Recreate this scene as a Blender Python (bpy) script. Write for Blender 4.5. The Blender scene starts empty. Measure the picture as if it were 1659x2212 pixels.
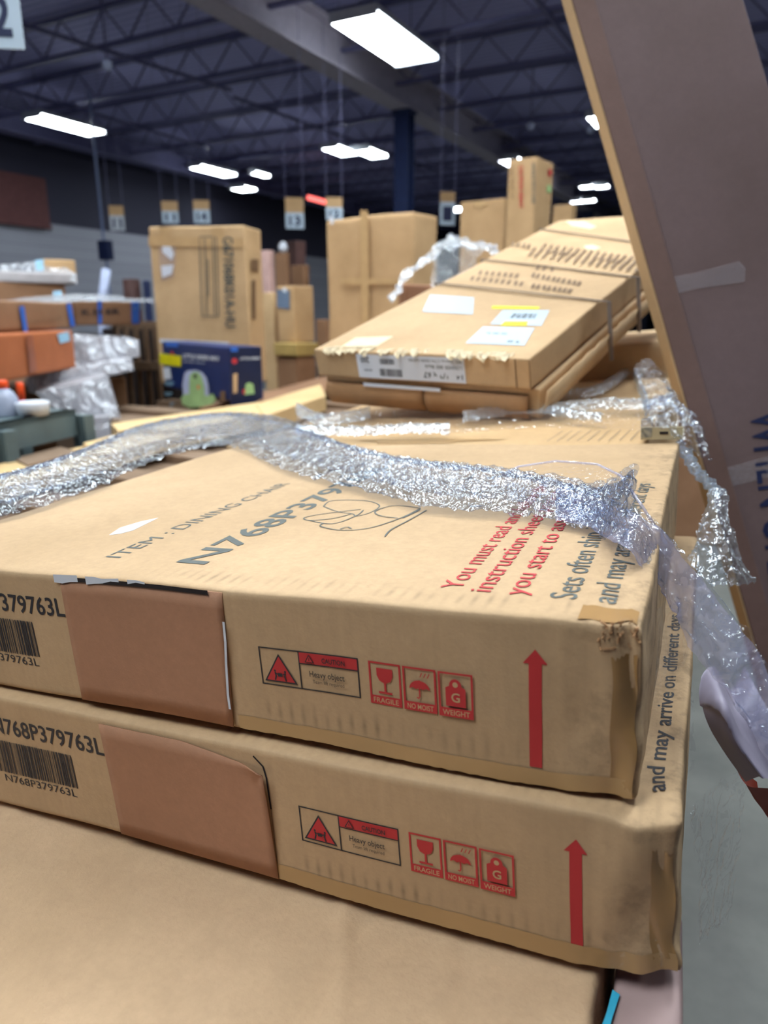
import bpy, bmesh, math, random
import numpy as np
from mathutils import Vector, Matrix, noise
random.seed(7)
PI = math.pi
S = bpy.context.scene
COL = S.collection

# ------------------------------------------------------------------ camera, world, exposure
FPX = 1544.0; CX, CY = 829.5, 1106.0
PITCH = math.radians(15.4); YAW = math.radians(28.0)
CAM = Vector((0, 0, 1.6))
cd = bpy.data.cameras.new('camera'); cam = bpy.data.objects.new('camera', cd); COL.objects.link(cam)
cam.location = CAM; cam.rotation_euler = (PI/2 - PITCH, 0, YAW)
cd.sensor_fit = 'VERTICAL'; cd.sensor_height = 36.0; cd.sensor_width = 27.0
cd.lens = FPX / 2212 * 36.0
cd.clip_start = 0.02; cd.clip_end = 200
cd.dof.use_dof = True; cd.dof.focus_distance = 0.50; cd.dof.aperture_fstop = 6.2
S.camera = cam
S.view_settings.view_transform = 'Standard'; S.view_settings.look = 'None'
S.view_settings.gamma = 1; S.view_settings.use_curve_mapping = False
S.view_settings.exposure = 0.24
W = bpy.data.worlds.new('world'); S.world = W; W.use_nodes = True
W.node_tree.nodes['Background'].inputs[0].default_value = (0.42, 0.5, 0.85, 1)
W.node_tree.nodes['Background'].inputs[1].default_value = 0.16
LIGHT = 26.0          # emission strength of the ceiling fixtures

Fw = Vector((-math.sin(YAW)*math.cos(PITCH), math.cos(YAW)*math.cos(PITCH), -math.sin(PITCH)))
Rt = Vector((math.cos(YAW), math.sin(YAW), 0)); Up = Rt.cross(Fw)
def at(x, y, z): return CAM + z*(Fw + Rt*((x-CX)/FPX) - Up*((y-CY)/FPX))
def ray(x, y): return at(x, y, 1) - CAM
def on(x, y, h):
    d = ray(x, y); return CAM + d*((h-CAM.z)/d.z)
def proj(P):
    d = P - CAM; z = d.dot(Fw); return CX+FPX*d.dot(Rt)/z, CY-FPX*d.dot(Up)/z

# ------------------------------------------------------------------ materials
def srgb(r, g, b):
    f = lambda c: (c/255/12.92) if c/255 <= 0.04045 else ((c/255+0.055)/1.055)**2.4
    return (f(r), f(g), f(b), 1)
class NT:
    def __init__(s, name):
        s.m = bpy.data.materials.new(name); s.m.use_nodes = True; s.t = s.m.node_tree
        s.b = s.t.nodes['Principled BSDF']; s.out = s.t.nodes['Material Output']
    def n(s, typ, **kw):
        o = s.t.nodes.new(typ)
        for k, v in kw.items():
            if k.startswith('i_'): o.inputs[k[2:].replace('_', ' ')].default_value = v
            else: setattr(o, k, v)
        return o
    def l(s, a, b): s.t.links.new(a, b)
    def math(s, op, a, b=None, c=None):
        o = s.n('ShaderNodeMath', operation=op)
        for i, v in enumerate((a, b, c)):
            if v is None: continue
            if isinstance(v, (int, float)): o.inputs[i].default_value = v
            else: s.l(v, o.inputs[i])
        return o.outputs[0]
    def mix(s, f, a, b):
        o = s.n('ShaderNodeMix', data_type='RGBA')
        for i, v in ((0, f), (6, a), (7, b)):
            if isinstance(v, (int, float)): o.inputs[i].default_value = v
            elif isinstance(v, tuple): o.inputs[i].default_value = v
            else: s.l(v, o.inputs[i])
        return o.outputs[2]
    def noise(s, vec, scale, detail=4, rough=.55):
        o = s.n('ShaderNodeTexNoise'); o.inputs['Scale'].default_value = scale
        o.inputs['Detail'].default_value = detail; o.inputs['Roughness'].default_value = rough
        if vec is not None: s.l(vec, o.inputs['Vector'])
        return o.outputs['Fac']
    def ramp(s, f, lo, hi):
        o = s.n('ShaderNodeMapRange'); s.l(f, o.inputs[0]); o.inputs[1].default_value = lo; o.inputs[2].default_value = hi
        return o.outputs[0]
def plain(name, col, rough=.6, metal=0, var=.12, scale=12, spec=.4):
    t = NT(name); co = t.n('ShaderNodeTexCoord').outputs['Object']
    f = t.ramp(t.noise(co, scale), .3, .7)
    c2 = tuple(c*(1-var*2) for c in col[:3]) + (1,)
    t.l(t.mix(f, c2, col), t.b.inputs['Base Color'])
    t.b.inputs['Roughness'].default_value = rough; t.b.inputs['Metallic'].default_value = metal
    t.b.inputs['Specular IOR Level'].default_value = spec
    return t.m
def emit(name, col, st):
    t = NT(name); e = t.n('ShaderNodeEmission'); e.inputs[0].default_value = col; e.inputs[1].default_value = st
    t.l(e.outputs[0], t.out.inputs[0]); return t.m
def kraft(name, col, sc=1.0, bump=.25, scuff=False, fibre=True, tape=False, wrinkle=0):
    """kraft board: mottled paper, faint flute lines, optional rubbed flute marks near the edges"""
    t = NT(name); tc = t.n('ShaderNodeTexCoord').outputs['Object']
    n1 = t.ramp(t.noise(tc, 5*sc, 5), .3, .7); n2 = t.ramp(t.noise(tc, 260*sc, 3), .25, .75)
    lo = tuple(c*k for c, k in zip(col[:3], (.84, .82, .78))) + (1,)
    hi = tuple(min(1, c*k) for c, k in zip(col[:3], (1.08, 1.08, 1.09))) + (1,)
    c = t.mix(n1, lo, hi)
    c = t.mix(t.math('MULTIPLY', n2, .16), c, tuple(x*.55 for x in col[:3])+(1,))
    h = t.noise(tc, 420*sc, 2)
    n3 = t.ramp(t.noise(tc, 70*sc, 4, .7), .35, .7); c = t.mix(t.math('MULTIPLY', n3, .17), c, tuple(x*.55 for x in col[:3])+(1,))
    if fibre:
        mp = t.n('ShaderNodeMapping'); t.l(tc, mp.inputs[0]); mp.inputs['Scale'].default_value = (180*sc, 180*sc, 6*sc)
        fl = t.ramp(t.noise(mp.outputs[0], 1, 2), .3, .7)
        c = t.mix(t.math('MULTIPLY', fl, .13), c, tuple(x*.5 for x in col[:3])+(1,))
    if scuff:
        sx = t.n('ShaderNodeSeparateXYZ'); t.l(tc, sx.inputs[0])
        X, Y, Z = sx.outputs
        st = t.math('POWER', t.math('ABSOLUTE', t.math('SINE', t.math('MULTIPLY', X, 3.14159/.0085))), 5)
        # front face rubbed band near the foot, top face band near the front edge
        jn = t.noise(tc, 30, 3)
        bz = t.math('SUBTRACT', 1, t.math('MINIMUM', 1, t.math('MULTIPLY', t.math('ABSOLUTE', t.math('SUBTRACT', Z, scuff[0])), 95)))
        bz = t.math('MULTIPLY', bz, t.math('LESS_THAN', Y, scuff[1]-.001+.002))
        by = t.math('SUBTRACT', 1, t.math('MINIMUM', 1, t.math('MULTIPLY', t.math('ABSOLUTE', t.math('SUBTRACT', Y, scuff[1]+.018)), 70)))
        by = t.math('MULTIPLY', by, t.math('GREATER_THAN', Z, scuff[2]-.004))
        xm = t.ramp(X, scuff[3], scuff[3]+.06)
        m = t.math('MULTIPLY', t.math('MULTIPLY', t.math('MAXIMUM', bz, by), st), t.math('MULTIPLY', xm, t.ramp(jn, .35, .65)))
        c = t.mix(t.math('MULTIPLY', m, .42), c, srgb(80, 66, 50))
        # grime along the right end
        gm = t.math('MULTIPLY', t.ramp(X, scuff[4]-.05, scuff[4]), t.ramp(t.noise(tc, 45, 6, .7), .48, .62))
        c = t.mix(t.math('MULTIPLY', gm, .45), c, srgb(84, 66, 48))
    t.l(c, t.b.inputs['Base Color']); t.b.inputs['Roughness'].default_value = .72
    t.b.inputs['Specular IOR Level'].default_value = .25
    hh = h
    if wrinkle:
        mp2 = t.n('ShaderNodeMapping'); t.l(tc, mp2.inputs[0]); mp2.inputs['Scale'].default_value = (14, 4, 9); mp2.inputs['Rotation'].default_value = (0, 0, .5)
        w = t.n('ShaderNodeTexNoise'); w.noise_type = 'RIDGED_MULTIFRACTAL'; w.inputs['Scale'].default_value = 1; w.inputs['Detail'].default_value = 4
        t.l(mp2.outputs[0], w.inputs['Vector'])
        hh = t.math('ADD', h, t.math('MULTIPLY', w.outputs['Fac'], wrinkle))
    bp = t.n('ShaderNodeBump'); bp.inputs['Strength'].default_value = bump; bp.inputs['Distance'].default_value = .0006
    t.l(hh, bp.inputs['Height']); t.l(bp.outputs[0], t.b.inputs['Normal'])
    return t.m
def film(name, haze=.10, clear=(1, 1, 1, 1), tint=(.80, .82, .92, 1), rough=.08, bscale=90, bump=.8, gl=.55, base=.06, dist=.004):
    """clear stretch film: mostly see-through, mirror-like where it faces a lamp, faint milky haze"""
    t = NT(name); t.t.nodes.remove(t.b)
    tc = t.n('ShaderNodeTexCoord').outputs['Object']
    w = t.n('ShaderNodeTexNoise'); w.inputs['Scale'].default_value = bscale; w.inputs['Detail'].default_value = 1.5; w.inputs['Roughness'].default_value = .5; w.inputs['Distortion'].default_value = 1.2
    t.l(tc, w.inputs['Vector'])
    bp = t.n('ShaderNodeBump'); bp.inputs['Strength'].default_value = bump; bp.inputs['Distance'].default_value = dist
    t.l(w.outputs['Fac'], bp.inputs['Height'])
    tr = t.n('ShaderNodeBsdfTransparent'); tr.inputs[0].default_value = clear; g = t.n('ShaderNodeBsdfGlossy'); g.inputs['Roughness'].default_value = rough
    g.inputs['Color'].default_value = (.92, .96, 1, 1)
    t.l(bp.outputs[0], g.inputs['Normal'])
    d = t.n('ShaderNodeBsdfTranslucent'); d.inputs[0].default_value = tint
    d2 = t.n('ShaderNodeBsdfDiffuse'); d2.inputs[0].default_value = tint
    md = t.n('ShaderNodeMixShader'); md.inputs[0].default_value = .65; t.l(d.outputs[0], md.inputs[1]); t.l(d2.outputs[0], md.inputs[2])
    t.l(bp.outputs[0], d2.inputs['Normal'])
    m1 = t.n('ShaderNodeMixShader'); m1.inputs[0].default_value = haze
    t.l(tr.outputs[0], m1.inputs[1]); t.l(md.outputs[0], m1.inputs[2])
    lw = t.n('ShaderNodeLayerWeight'); lw.inputs[0].default_value = .35; t.l(bp.outputs[0], lw.inputs['Normal'])
    fac = t.math('MINIMUM', .9, t.math('ADD', base, t.math('MULTIPLY', lw.outputs['Facing'], gl)))
    m2 = t.n('ShaderNodeMixShader'); t.l(fac, m2.inputs[0]); t.l(m1.outputs[0], m2.inputs[1]); t.l(g.outputs[0], m2.inputs[2])
    t.l(m2.outputs[0], t.out.inputs[0])
    return t.m

M = {}
K1 = srgb(199, 163, 122)
M['kraft_far'] = kraft('kraft_far', srgb(196, 160, 118), bump=.1, fibre=False)
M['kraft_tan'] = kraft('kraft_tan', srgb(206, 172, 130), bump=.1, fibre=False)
M['kraft_dark'] = kraft('kraft_dark', srgb(150, 112, 84), bump=.1, fibre=False)
M['kraft_orange'] = kraft('kraft_orange', srgb(182, 106, 66), bump=.1, fibre=False)
M['kraft_low'] = kraft('kraft_low', srgb(204, 172, 138), sc=.8, bump=.8, fibre=False, wrinkle=3)
M['kraft_louver'] = kraft('kraft_louver', srgb(200, 166, 126), bump=.2, fibre=False)
M['kraft_panel'] = kraft('kraft_panel', srgb(118, 98, 98), bump=.15, fibre=False)  # shade on the leaning face put into a darker kraft
M['kraft_panel_edge'] = kraft('kraft_panel_edge', srgb(122, 96, 90), bump=.15, fibre=False)  # flap darkened to go with the shaded face
M['kraft_pink'] = kraft('kraft_pink', srgb(172, 126, 98), bump=.2, fibre=False)
M['kraft_inner'] = kraft('kraft_inner', srgb(170, 128, 90), bump=.3, fibre=False)
M['torn'] = plain('torn_paper', srgb(232, 214, 180), .9, var=.06, scale=60)
M['white'] = plain('white_paper', srgb(212, 216, 226), .6, var=.03)
M['ink_black'] = plain('ink_black', srgb(44, 42, 48), .6, var=.05)
M['ink_grey'] = plain('ink_grey', srgb(88, 92, 88), .6, var=.10, scale=80)
M['ink_red'] = plain('ink_red', srgb(196, 50, 54), .6, var=.06)
M['ink_kraft'] = plain('ink_kraft', srgb(199, 163, 122), .7, var=.05)
M['ink_brown'] = plain('ink_brown', srgb(120, 92, 66), .7, var=.05)
M['amber_tape'] = plain('amber_tape', srgb(172, 132, 84), .22, var=.10, scale=30, spec=.6)
M['pale_tape'] = plain('pale_tape', srgb(198, 162, 116), .28, var=.08, spec=.6)
M['clear_tape'] = film('clear_tape', haze=.30, tint=(.75, .66, .68, 1), rough=.15, bump=.3, gl=.3)
M['film'] = film('stretch_film', clear=(.86, .89, .95, 1), haze=.03, tint=(.9, .93, 1, 1), rough=.04, bscale=90, bump=1, gl=.10, base=.07, dist=.008)
M['film_dense'] = film('stretch_film_dense', clear=(.70, .74, .82, 1), haze=.04, tint=(.9, .93, 1, 1), rough=.04, bscale=80, bump=1, gl=.12, base=.11, dist=.006)
M['film_thin'] = film('stretch_film_thin', haze=.02, rough=.05, bscale=60, bump=.8, gl=.15, base=.04)
M['film_lilac'] = film('film_lilac', haze=.42, tint=(.62, .58, .76, 1), rough=.12, bscale=50, bump=.5, gl=.25, base=.04)
M['film_far'] = film('film_far', haze=.45, tint=(.85, .88, .95, 1), rough=.15, bscale=30, bump=1, gl=.5, base=.12, dist=.02)
M['film_bright'] = film('film_bright', clear=(.85, .9, .96, 1), haze=.22, tint=(.88, .93, 1, 1), rough=.06, bscale=80, bump=1, gl=.15, base=.16)
M['wood'] = kraft('wood_pale', srgb(222, 190, 140), sc=.5, bump=.2)
M['wood_dark'] = kraft('wood_dark', srgb(140, 116, 96), sc=.5, bump=.2)
M['blue_tape'] = plain('blue_tape', srgb(50, 108, 205), .5)
M['blue_label'] = plain('blue_label', srgb(160, 205, 232), .5)
M['navy'] = plain('navy_print', srgb(12, 40, 98), .45)
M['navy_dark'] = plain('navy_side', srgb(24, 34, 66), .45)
M['green'] = plain('mint_green', srgb(168, 205, 140), .5)
M['yellow'] = plain('yellow_tape', srgb(238, 228, 0), .5)
M['cart'] = plain('grey_plastic', srgb(92, 108, 112), .5)
M['orange'] = plain('orange_plastic', srgb(255, 84, 24), .4)
M['pink'] = plain('pink_plastic', srgb(250, 50, 96), .4)
M['bottle'] = plain('bottle_plastic', srgb(170, 178, 200), .25)
M['steel_dark'] = plain('steel_dark', srgb(104, 104, 142), .55, var=.1)
M['beam'] = plain('beam_steel', srgb(176, 170, 186), .6, var=.08)
M['column'] = plain('column_steel', srgb(28, 42, 84), .45)
M['conduit'] = plain('conduit', srgb(120, 135, 175), .4)
M['diffuser'] = emit('lamp_diffuser', (.88, .97, 1.0, 1), LIGHT)
M['neon'] = emit('red_neon', (1, .16, .14, 1), 2.2)
M['fixture'] = plain('fixture_metal', srgb(190, 195, 205), .5)
M['strap'] = plain('strap', srgb(150, 138, 132), .4)
M['bag'] = plain('grey_bag', srgb(150, 142, 160), .42, var=.05)
M['hem'] = plain('red_hem', srgb(150, 52, 30), .5)
M['cyan'] = plain('cyan_tape', srgb(60, 178, 214), .4)
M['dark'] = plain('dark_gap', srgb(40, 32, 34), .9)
M['beige'] = plain('beige_board', srgb(206, 190, 152), .7)
M['pipe_white'] = plain('white_roll', srgb(190, 200, 232), .5)
M['brown'] = plain('brown_barrel', srgb(96, 66, 62), .6)

# ------------------------------------------------------------------ mesh helpers
def link(name, me, mats, parent=None, smooth=False):
    o = bpy.data.objects.new(name, me); COL.objects.link(o)
    for m in (mats if isinstance(mats, (list, tuple)) else [mats]): me.materials.append(m)
    if smooth:
        for p in me.polygons: p.use_smooth = True
    if parent: o.parent = parent
    return o
def obj(name, bm, mats, parent=None, smooth=False):
    me = bpy.data.meshes.new(name); bmesh.ops.recalc_face_normals(bm, faces=bm.faces[:])
    bm.to_mesh(me); bm.free(); return link(name, me, mats, parent, smooth)
def tag(o, label=None, cat=None, group=None, kind=None):
    for k, v in (('label', label), ('category', cat), ('group', group), ('kind', kind)):
        if v: o[k] = v
    return o
def thing(name, label, cat, mat=None, group=None):
    o = bpy.data.objects.new(name, None); COL.objects.link(o); o.empty_display_size = .05
    if mat is not None: o.matrix_world = mat
    return tag(o, label, cat, group)
def box_bm(bm, lo, hi):
    (x0, y0, z0), (x1, y1, z1) = lo, hi
    v = [bm.verts.new(p) for p in ((x0,y0,z0),(x1,y0,z0),(x1,y1,z0),(x0,y1,z0),(x0,y0,z1),(x1,y0,z1),(x1,y1,z1),(x0,y1,z1))]
    for f in ((0,3,2,1),(4,5,6,7),(0,1,5,4),(1,2,6,5),(2,3,7,6),(3,0,4,7)): bm.faces.new([v[i] for i in f])
def boxes(*bs):
    bm = bmesh.new()
    for lo, hi in bs: box_bm(bm, lo, hi)
    return bm
def bar_bm(bm, a, b, w, h=None):
    h = h or w; a = Vector(a); b = Vector(b); d = (b-a).normalized()
    s = d.cross(Vector((0,0,1)));  s = Vector((1,0,0)) if s.length < 1e-3 else s.normalized()
    u = s.cross(d)
    vs = []
    for p in (a, b):
        for i, j in ((-1,-1),(1,-1),(1,1),(-1,1)): vs.append(bm.verts.new(p + s*(i*w/2) + u*(j*h/2)))
    for f in ((0,1,2,3),(7,6,5,4),(0,4,5,1),(1,5,6,2),(2,6,7,3),(3,7,4,0)): bm.faces.new([vs[i] for i in f])
def tube_bm(bm, pts, r, n=8, caps=True):
    pts = [Vector(p) for p in pts]; rings = []
    for i, p in enumerate(pts):
        d = (pts[min(i+1, len(pts)-1)] - pts[max(i-1, 0)]).normalized()
        s = d.cross(Vector((0,0,1)));  s = Vector((1,0,0)) if s.length < 1e-3 else s.normalized()
        u = s.cross(d); rr = r[i] if isinstance(r, (list, tuple)) else r
        rings.append([bm.verts.new(p + (s*math.cos(k*2*PI/n) + u*math.sin(k*2*PI/n))*rr) for k in range(n)])
    for a, b in zip(rings, rings[1:]):
        for k in range(n): bm.faces.new([a[k], a[(k+1)%n], b[(k+1)%n], b[k]])
    if caps: bm.faces.new(rings[0][::-1]); bm.faces.new(rings[-1])
def lathe_bm(bm, prof, c=(0,0,0), n=20):
    rings = []
    for r, z in prof: rings.append([bm.verts.new((c[0]+r*math.cos(k*2*PI/n), c[1]+r*math.sin(k*2*PI/n), c[2]+z)) for k in range(n)])
    for a, b in zip(rings, rings[1:]):
        for k in range(n): bm.faces.new([a[k], a[(k+1)%n], b[(k+1)%n], b[k]])
    bm.faces.new(rings[0][::-1]); bm.faces.new(rings[-1])
def prism(poly, depth):
    """poly: world points of the top; extruded straight down by depth"""
    bm = bmesh.new(); t = [bm.verts.new(p) for p in poly]; b = [bm.verts.new(Vector(p)-Vector((0,0,depth))) for p in poly]
    bm.faces.new(t); bm.faces.new(b[::-1]); n = len(t)
    for i in range(n): bm.faces.new([t[i], b[i], b[(i+1)%n], t[(i+1)%n]])
    return bm
def rot(a, b, c): return (Matrix.Rotation(a, 3, 'Z') @ Matrix.Rotation(b, 3, 'X') @ Matrix.Rotation(c, 3, 'Y')).to_4x4()

def axis(a, b, n, r):
    s = [a, a+r*.3, a+r, a+r*2] + [a+(b-a)*i/n for i in range(1, n)] + [b-r*2, b-r, b-r*.3, b]
    s = sorted(x for x in s if a <= x <= b); o = [s[0]]
    for x in s[1:]:
        if x-o[-1] > r*.25: o.append(x)
    o[-1] = b
    return o
def carton_bm(Wd, D, H, n=(20, 16, 5), r=.003, warp=None):
    """closed carton, local x in 0..Wd, y in 0..D, z in 0..H, softly rounded edges"""
    xs, ys, zs = axis(0, Wd, n[0], r), axis(0, D, n[1], r), axis(0, H, n[2], r)
    bm = bmesh.new(); cache = {}
    def V(x, y, z):
        k = (round(x, 6), round(y, 6), round(z, 6))
        if k not in cache:
            q = Vector((min(max(x, r), Wd-r), min(max(y, r), D-r), min(max(z, r), H-r))); d = Vector((x, y, z))-q
            p = q + (d.normalized()*r if d.length > 1e-9 else d)
            cache[k] = bm.verts.new(warp(p) if warp else p)
        return cache[k]
    def grid(A, B, f):
        for a0, a1 in zip(A, A[1:]):
            for b0, b1 in zip(B, B[1:]): bm.faces.new([V(*f(a0, b0)), V(*f(a1, b0)), V(*f(a1, b1)), V(*f(a0, b1))])
    grid(xs, ys, lambda a, b: (a, b, 0)); grid(xs, ys, lambda a, b: (a, b, H))
    grid(xs, zs, lambda a, b: (a, 0, b)); grid(xs, zs, lambda a, b: (a, D, b))
    grid(ys, zs, lambda a, b: (0, a, b)); grid(ys, zs, lambda a, b: (Wd, a, b))
    return bm

# ------------------------------------------------------------------ ink: flat print laid on a face
_font = {}
def glyphs(txt, bold=0.0):
    k = (txt, bold)
    if k in _font: return _font[k]
    c = bpy.data.curves.new('t', 'FONT'); c.body = txt; c.size = 1; c.resolution_u = 3; c.offset = bold; c.fill_mode = 'FRONT'
    o = bpy.data.objects.new('t', c); COL.objects.link(o)
    dg = bpy.context.evaluated_depsgraph_get(); me = o.evaluated_get(dg).to_mesh()
    vs = [(v.co.x, v.co.y) for v in me.vertices]; fs = [tuple(p.vertices) for p in me.polygons]
    o.evaluated_get(dg).to_mesh_clear(); bpy.data.objects.remove(o); bpy.data.curves.remove(c)
    x0 = min(v[0] for v in vs); x1 = max(v[0] for v in vs)
    _font[k] = ([((x-x0), y) for x, y in vs], fs, x1-x0); return _font[k]
CAP = .70
class Ink:
    def __init__(s, fn, step=.00005): s.fn = fn; s.bm = bmesh.new(); s.mats = []; s.k = 1; s.step = step
    def mi(s, m):
        if m not in s.mats: s.mats.append(m)
        return s.mats.index(m)
    def face(s, pts, m):
        f = s.bm.faces.new([s.bm.verts.new(s.fn(u, v, s.k*s.step)) for u, v in pts]); f.material_index = s.mi(m); return f
    def poly(s, pts, m, up=True):
        s.face(pts, m)
        if up: s.k += 1
    def rect(s, u0, v0, u1, v1, m, n=1, up=True):
        nn = max(n, int(max(abs(u1-u0), abs(v1-v0))/.02)+1)
        for i in range(nn):
            if abs(u1-u0) >= abs(v1-v0): a = u0+(u1-u0)*i/nn; b = u0+(u1-u0)*(i+1)/nn; s.face([(a, v0), (b, v0), (b, v1), (a, v1)], m)
            else: a = v0+(v1-v0)*i/nn; b = v0+(v1-v0)*(i+1)/nn; s.face([(u0, a), (u1, a), (u1, b), (u0, b)], m)
        if up: s.k += 1
    def frame(s, u0, v0, u1, v1, w, m):
        s.rect(u0, v0, u1, v0+w, m, up=False); s.rect(u0, v1-w, u1, v1, m, up=False); s.rect(u0, v0+w, u0+w, v1-w, m, up=False); s.rect(u1-w, v0+w, u1, v1-w, m)
    def stroke(s, pts, w, m):
        P = [Vector(p) for p in pts]; L = []; Rr = []
        for i, p in enumerate(P):
            d = (P[min(i+1, len(P)-1)]-P[max(i-1, 0)]).normalized(); nrm = Vector((-d.y, d.x))*w/2; L.append(p+nrm); Rr.append(p-nrm)
        for i in range(len(P)-1): s.face([tuple(L[i]), tuple(Rr[i]), tuple(Rr[i+1]), tuple(L[i+1])], m)
        s.k += 1
    def ell(s, cu, cv, ru, rv, m, a0=0, a1=2*PI, n=16): s.poly([(cu+ru*math.cos(a0+(a1-a0)*i/n), cv+rv*math.sin(a0+(a1-a0)*i/n)) for i in range(n+(0 if a1-a0 > 6.2 else 1))], m)
    def text(s, txt, u, v, cap, m, width=None, d=(1, 0), bold=.0):
        """baseline start (u,v); d = reading direction in (u,v); letters stand to its left"""
        vs, fs, w = glyphs(txt, bold); sy = cap/CAP; sx = (width/w) if width else sy
        e = (-d[1], d[0]); mi = s.mi(m)
        vv = [s.bm.verts.new(s.fn(u+x*sx*d[0]+y*sy*e[0], v+x*sx*d[1]+y*sy*e[1], s.k*s.step)) for x, y in vs]
        for f in fs:
            try: q = s.bm.faces.new([vv[i] for i in f]); q.material_index = mi
            except ValueError: pass
        s.k += 1
    def done(s, name, parent=None, label=None):
        me = bpy.data.meshes.new(name); s.bm.to_mesh(me); s.bm.free(); o = link(name, me, s.mats, parent)
        if label: o['label'] = label
        return o

def crumple(name, grid, mats, amp, parent=None, freq=40, seed=0, nu=120, nv=30, fold=.5, smooth=True, edge=.0):
    """grid: rows of world points (list of lists); resampled, then pushed along its normals by sharp-ridged noise"""
    G = [[Vector(p) for p in row] for row in grid]; R_, C_ = len(G), len(G[0])
    def cr(a, b, c, d, t): return .5*((2*b)+(c-a)*t+(2*a-5*b+4*c-d)*t*t+(3*b-a-3*c+d)*t**3)
    def row(r, t):
        x = t*(C_-1); i = min(int(x), C_-2); f = x-i; g = G[r]
        return cr(g[max(i-1, 0)], g[i], g[i+1], g[min(i+2, C_-1)], f)
    P = [[None]*nu for _ in range(nv)]
    for i in range(nu):
        cs = [row(r, i/(nu-1)) for r in range(R_)]
        for j in range(nv):
            y = j/(nv-1)*(R_-1); k = min(int(y), R_-2); f = y-k
            P[j][i] = cr(cs[max(k-1, 0)], cs[k], cs[k+1], cs[min(k+2, R_-1)], f)
    bm = bmesh.new(); V = [[None]*nu for _ in range(nv)]
    so = Vector((seed*7.3, seed*3.1, seed*1.7))
    for j in range(nv):
        for i in range(nu):
            p = P[j][i]; du = P[j][min(i+1, nu-1)]-P[j][max(i-1, 0)]; dv = P[min(j+1, nv-1)][i]-P[max(j-1, 0)][i]
            n = du.cross(dv); n = n.normalized() if n.length > 1e-12 else Vector((0,0,1))
            if n.z < 0: n = -n
            q = p*freq+so
            q = q + noise.noise_vector(q*.5)*1.2
            a = 1-abs(noise.noise(q))*2; b = 1-abs(noise.noise(q*2.3+so))*2; c = noise.noise(q*5.1)
            h = a*fold+b*(1-fold)*.6+c*.08
            e = min(j, nv-1-j)/(nv*.12); e = min(1, e)
            w = noise.noise_vector(q*1.2+so)*amp*.5
            if edge and (j == 0 or j == nv-1 or j==1 or j==nv-2): w += dv.normalized()*noise.noise(p*freq*.6+so)*edge if dv.length > 0 else w
            V[j][i] = bm.verts.new(p + n*(h*amp) + w)
    for j in range(nv-1):
        for i in range(nu-1): bm.faces.new([V[j][i], V[j][i+1], V[j+1][i+1], V[j+1][i]])
    me = bpy.data.meshes.new(name); bm.to_mesh(me); bm.free()
    return link(name, me, mats, parent, smooth)

# ------------------------------------------------------------------ the setting
t = NT('concrete_floor'); tc = t.n('ShaderNodeTexCoord').outputs['Object']
t.l(t.mix(t.ramp(t.noise(tc, 1.6, 8, .65), .35, .65), srgb(98, 99, 96), srgb(128, 128, 124)), t.b.inputs['Base Color'])
t.b.inputs['Roughness'].default_value = .45; FLOOR = t.m
tag(obj('floor', boxes(((-13.2, -14, -.2), (9, 46, 0))), FLOOR), kind='structure')
t = NT('roof_deck'); tc = t.n('ShaderNodeTexCoord').outputs['Object']
wv = t.n('ShaderNodeTexWave'); wv.bands_direction = 'Y'; wv.inputs['Scale'].default_value = 2.2; t.l(tc, wv.inputs[0])
t.l(t.mix(wv.outputs['Fac'], srgb(150, 152, 206), srgb(180, 180, 226)), t.b.inputs['Base Color']); t.b.inputs['Roughness'].default_value = .7
bp = t.n('ShaderNodeBump'); bp.inputs['Distance'].default_value = .03; t.l(wv.outputs['Fac'], bp.inputs['Height']); t.l(bp.outputs[0], t.b.inputs['Normal'])
tag(obj('ceiling', boxes(((-13.2, -14, 5.25), (9, 46, 5.45))), t.m), kind='structure')
# left wall: painted block below, dark metal cladding above
t = NT('wall_paint'); tc = t.n('ShaderNodeTexCoord').outputs['Object']; sx = t.n('ShaderNodeSeparateXYZ'); t.l(tc, sx.inputs[0])
br = t.n('ShaderNodeTexBrick'); br.inputs['Scale'].default_value = 2.4; br.inputs['Color1'].default_value = srgb(158, 160, 172); br.inputs['Color2'].default_value = srgb(150, 152, 164); br.inputs['Mortar'].default_value = srgb(134, 136, 150)
mp = t.n('ShaderNodeMapping'); mp.inputs['Rotation'].default_value = (PI/2, 0, PI/2); t.l(tc, mp.inputs[0]); t.l(mp.outputs[0], br.inputs[0])
t.l(t.mix(t.math('GREATER_THAN', sx.outputs[2], 3.35), br.outputs[0], srgb(50, 50, 68)), t.b.inputs['Base Color']); t.b.inputs['Roughness'].default_value = .8
WALL = t.m
tag(obj('wall_left', boxes(((-13.2, -14, 0), (-13, 46, 5.3))), WALL), kind='structure')
M['wall_far'] = plain('wall_far_paint', srgb(44, 42, 66), .85)
tag(obj('wall_back', boxes(((-13, 45.8, 0), (9, 46, 5.3))), M['wall_far']), kind='structure')
tag(obj('wall_right', boxes(((8.8, -14, 0), (9, 45.8, 5.3))), M['wall_far']), kind='structure')
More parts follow.
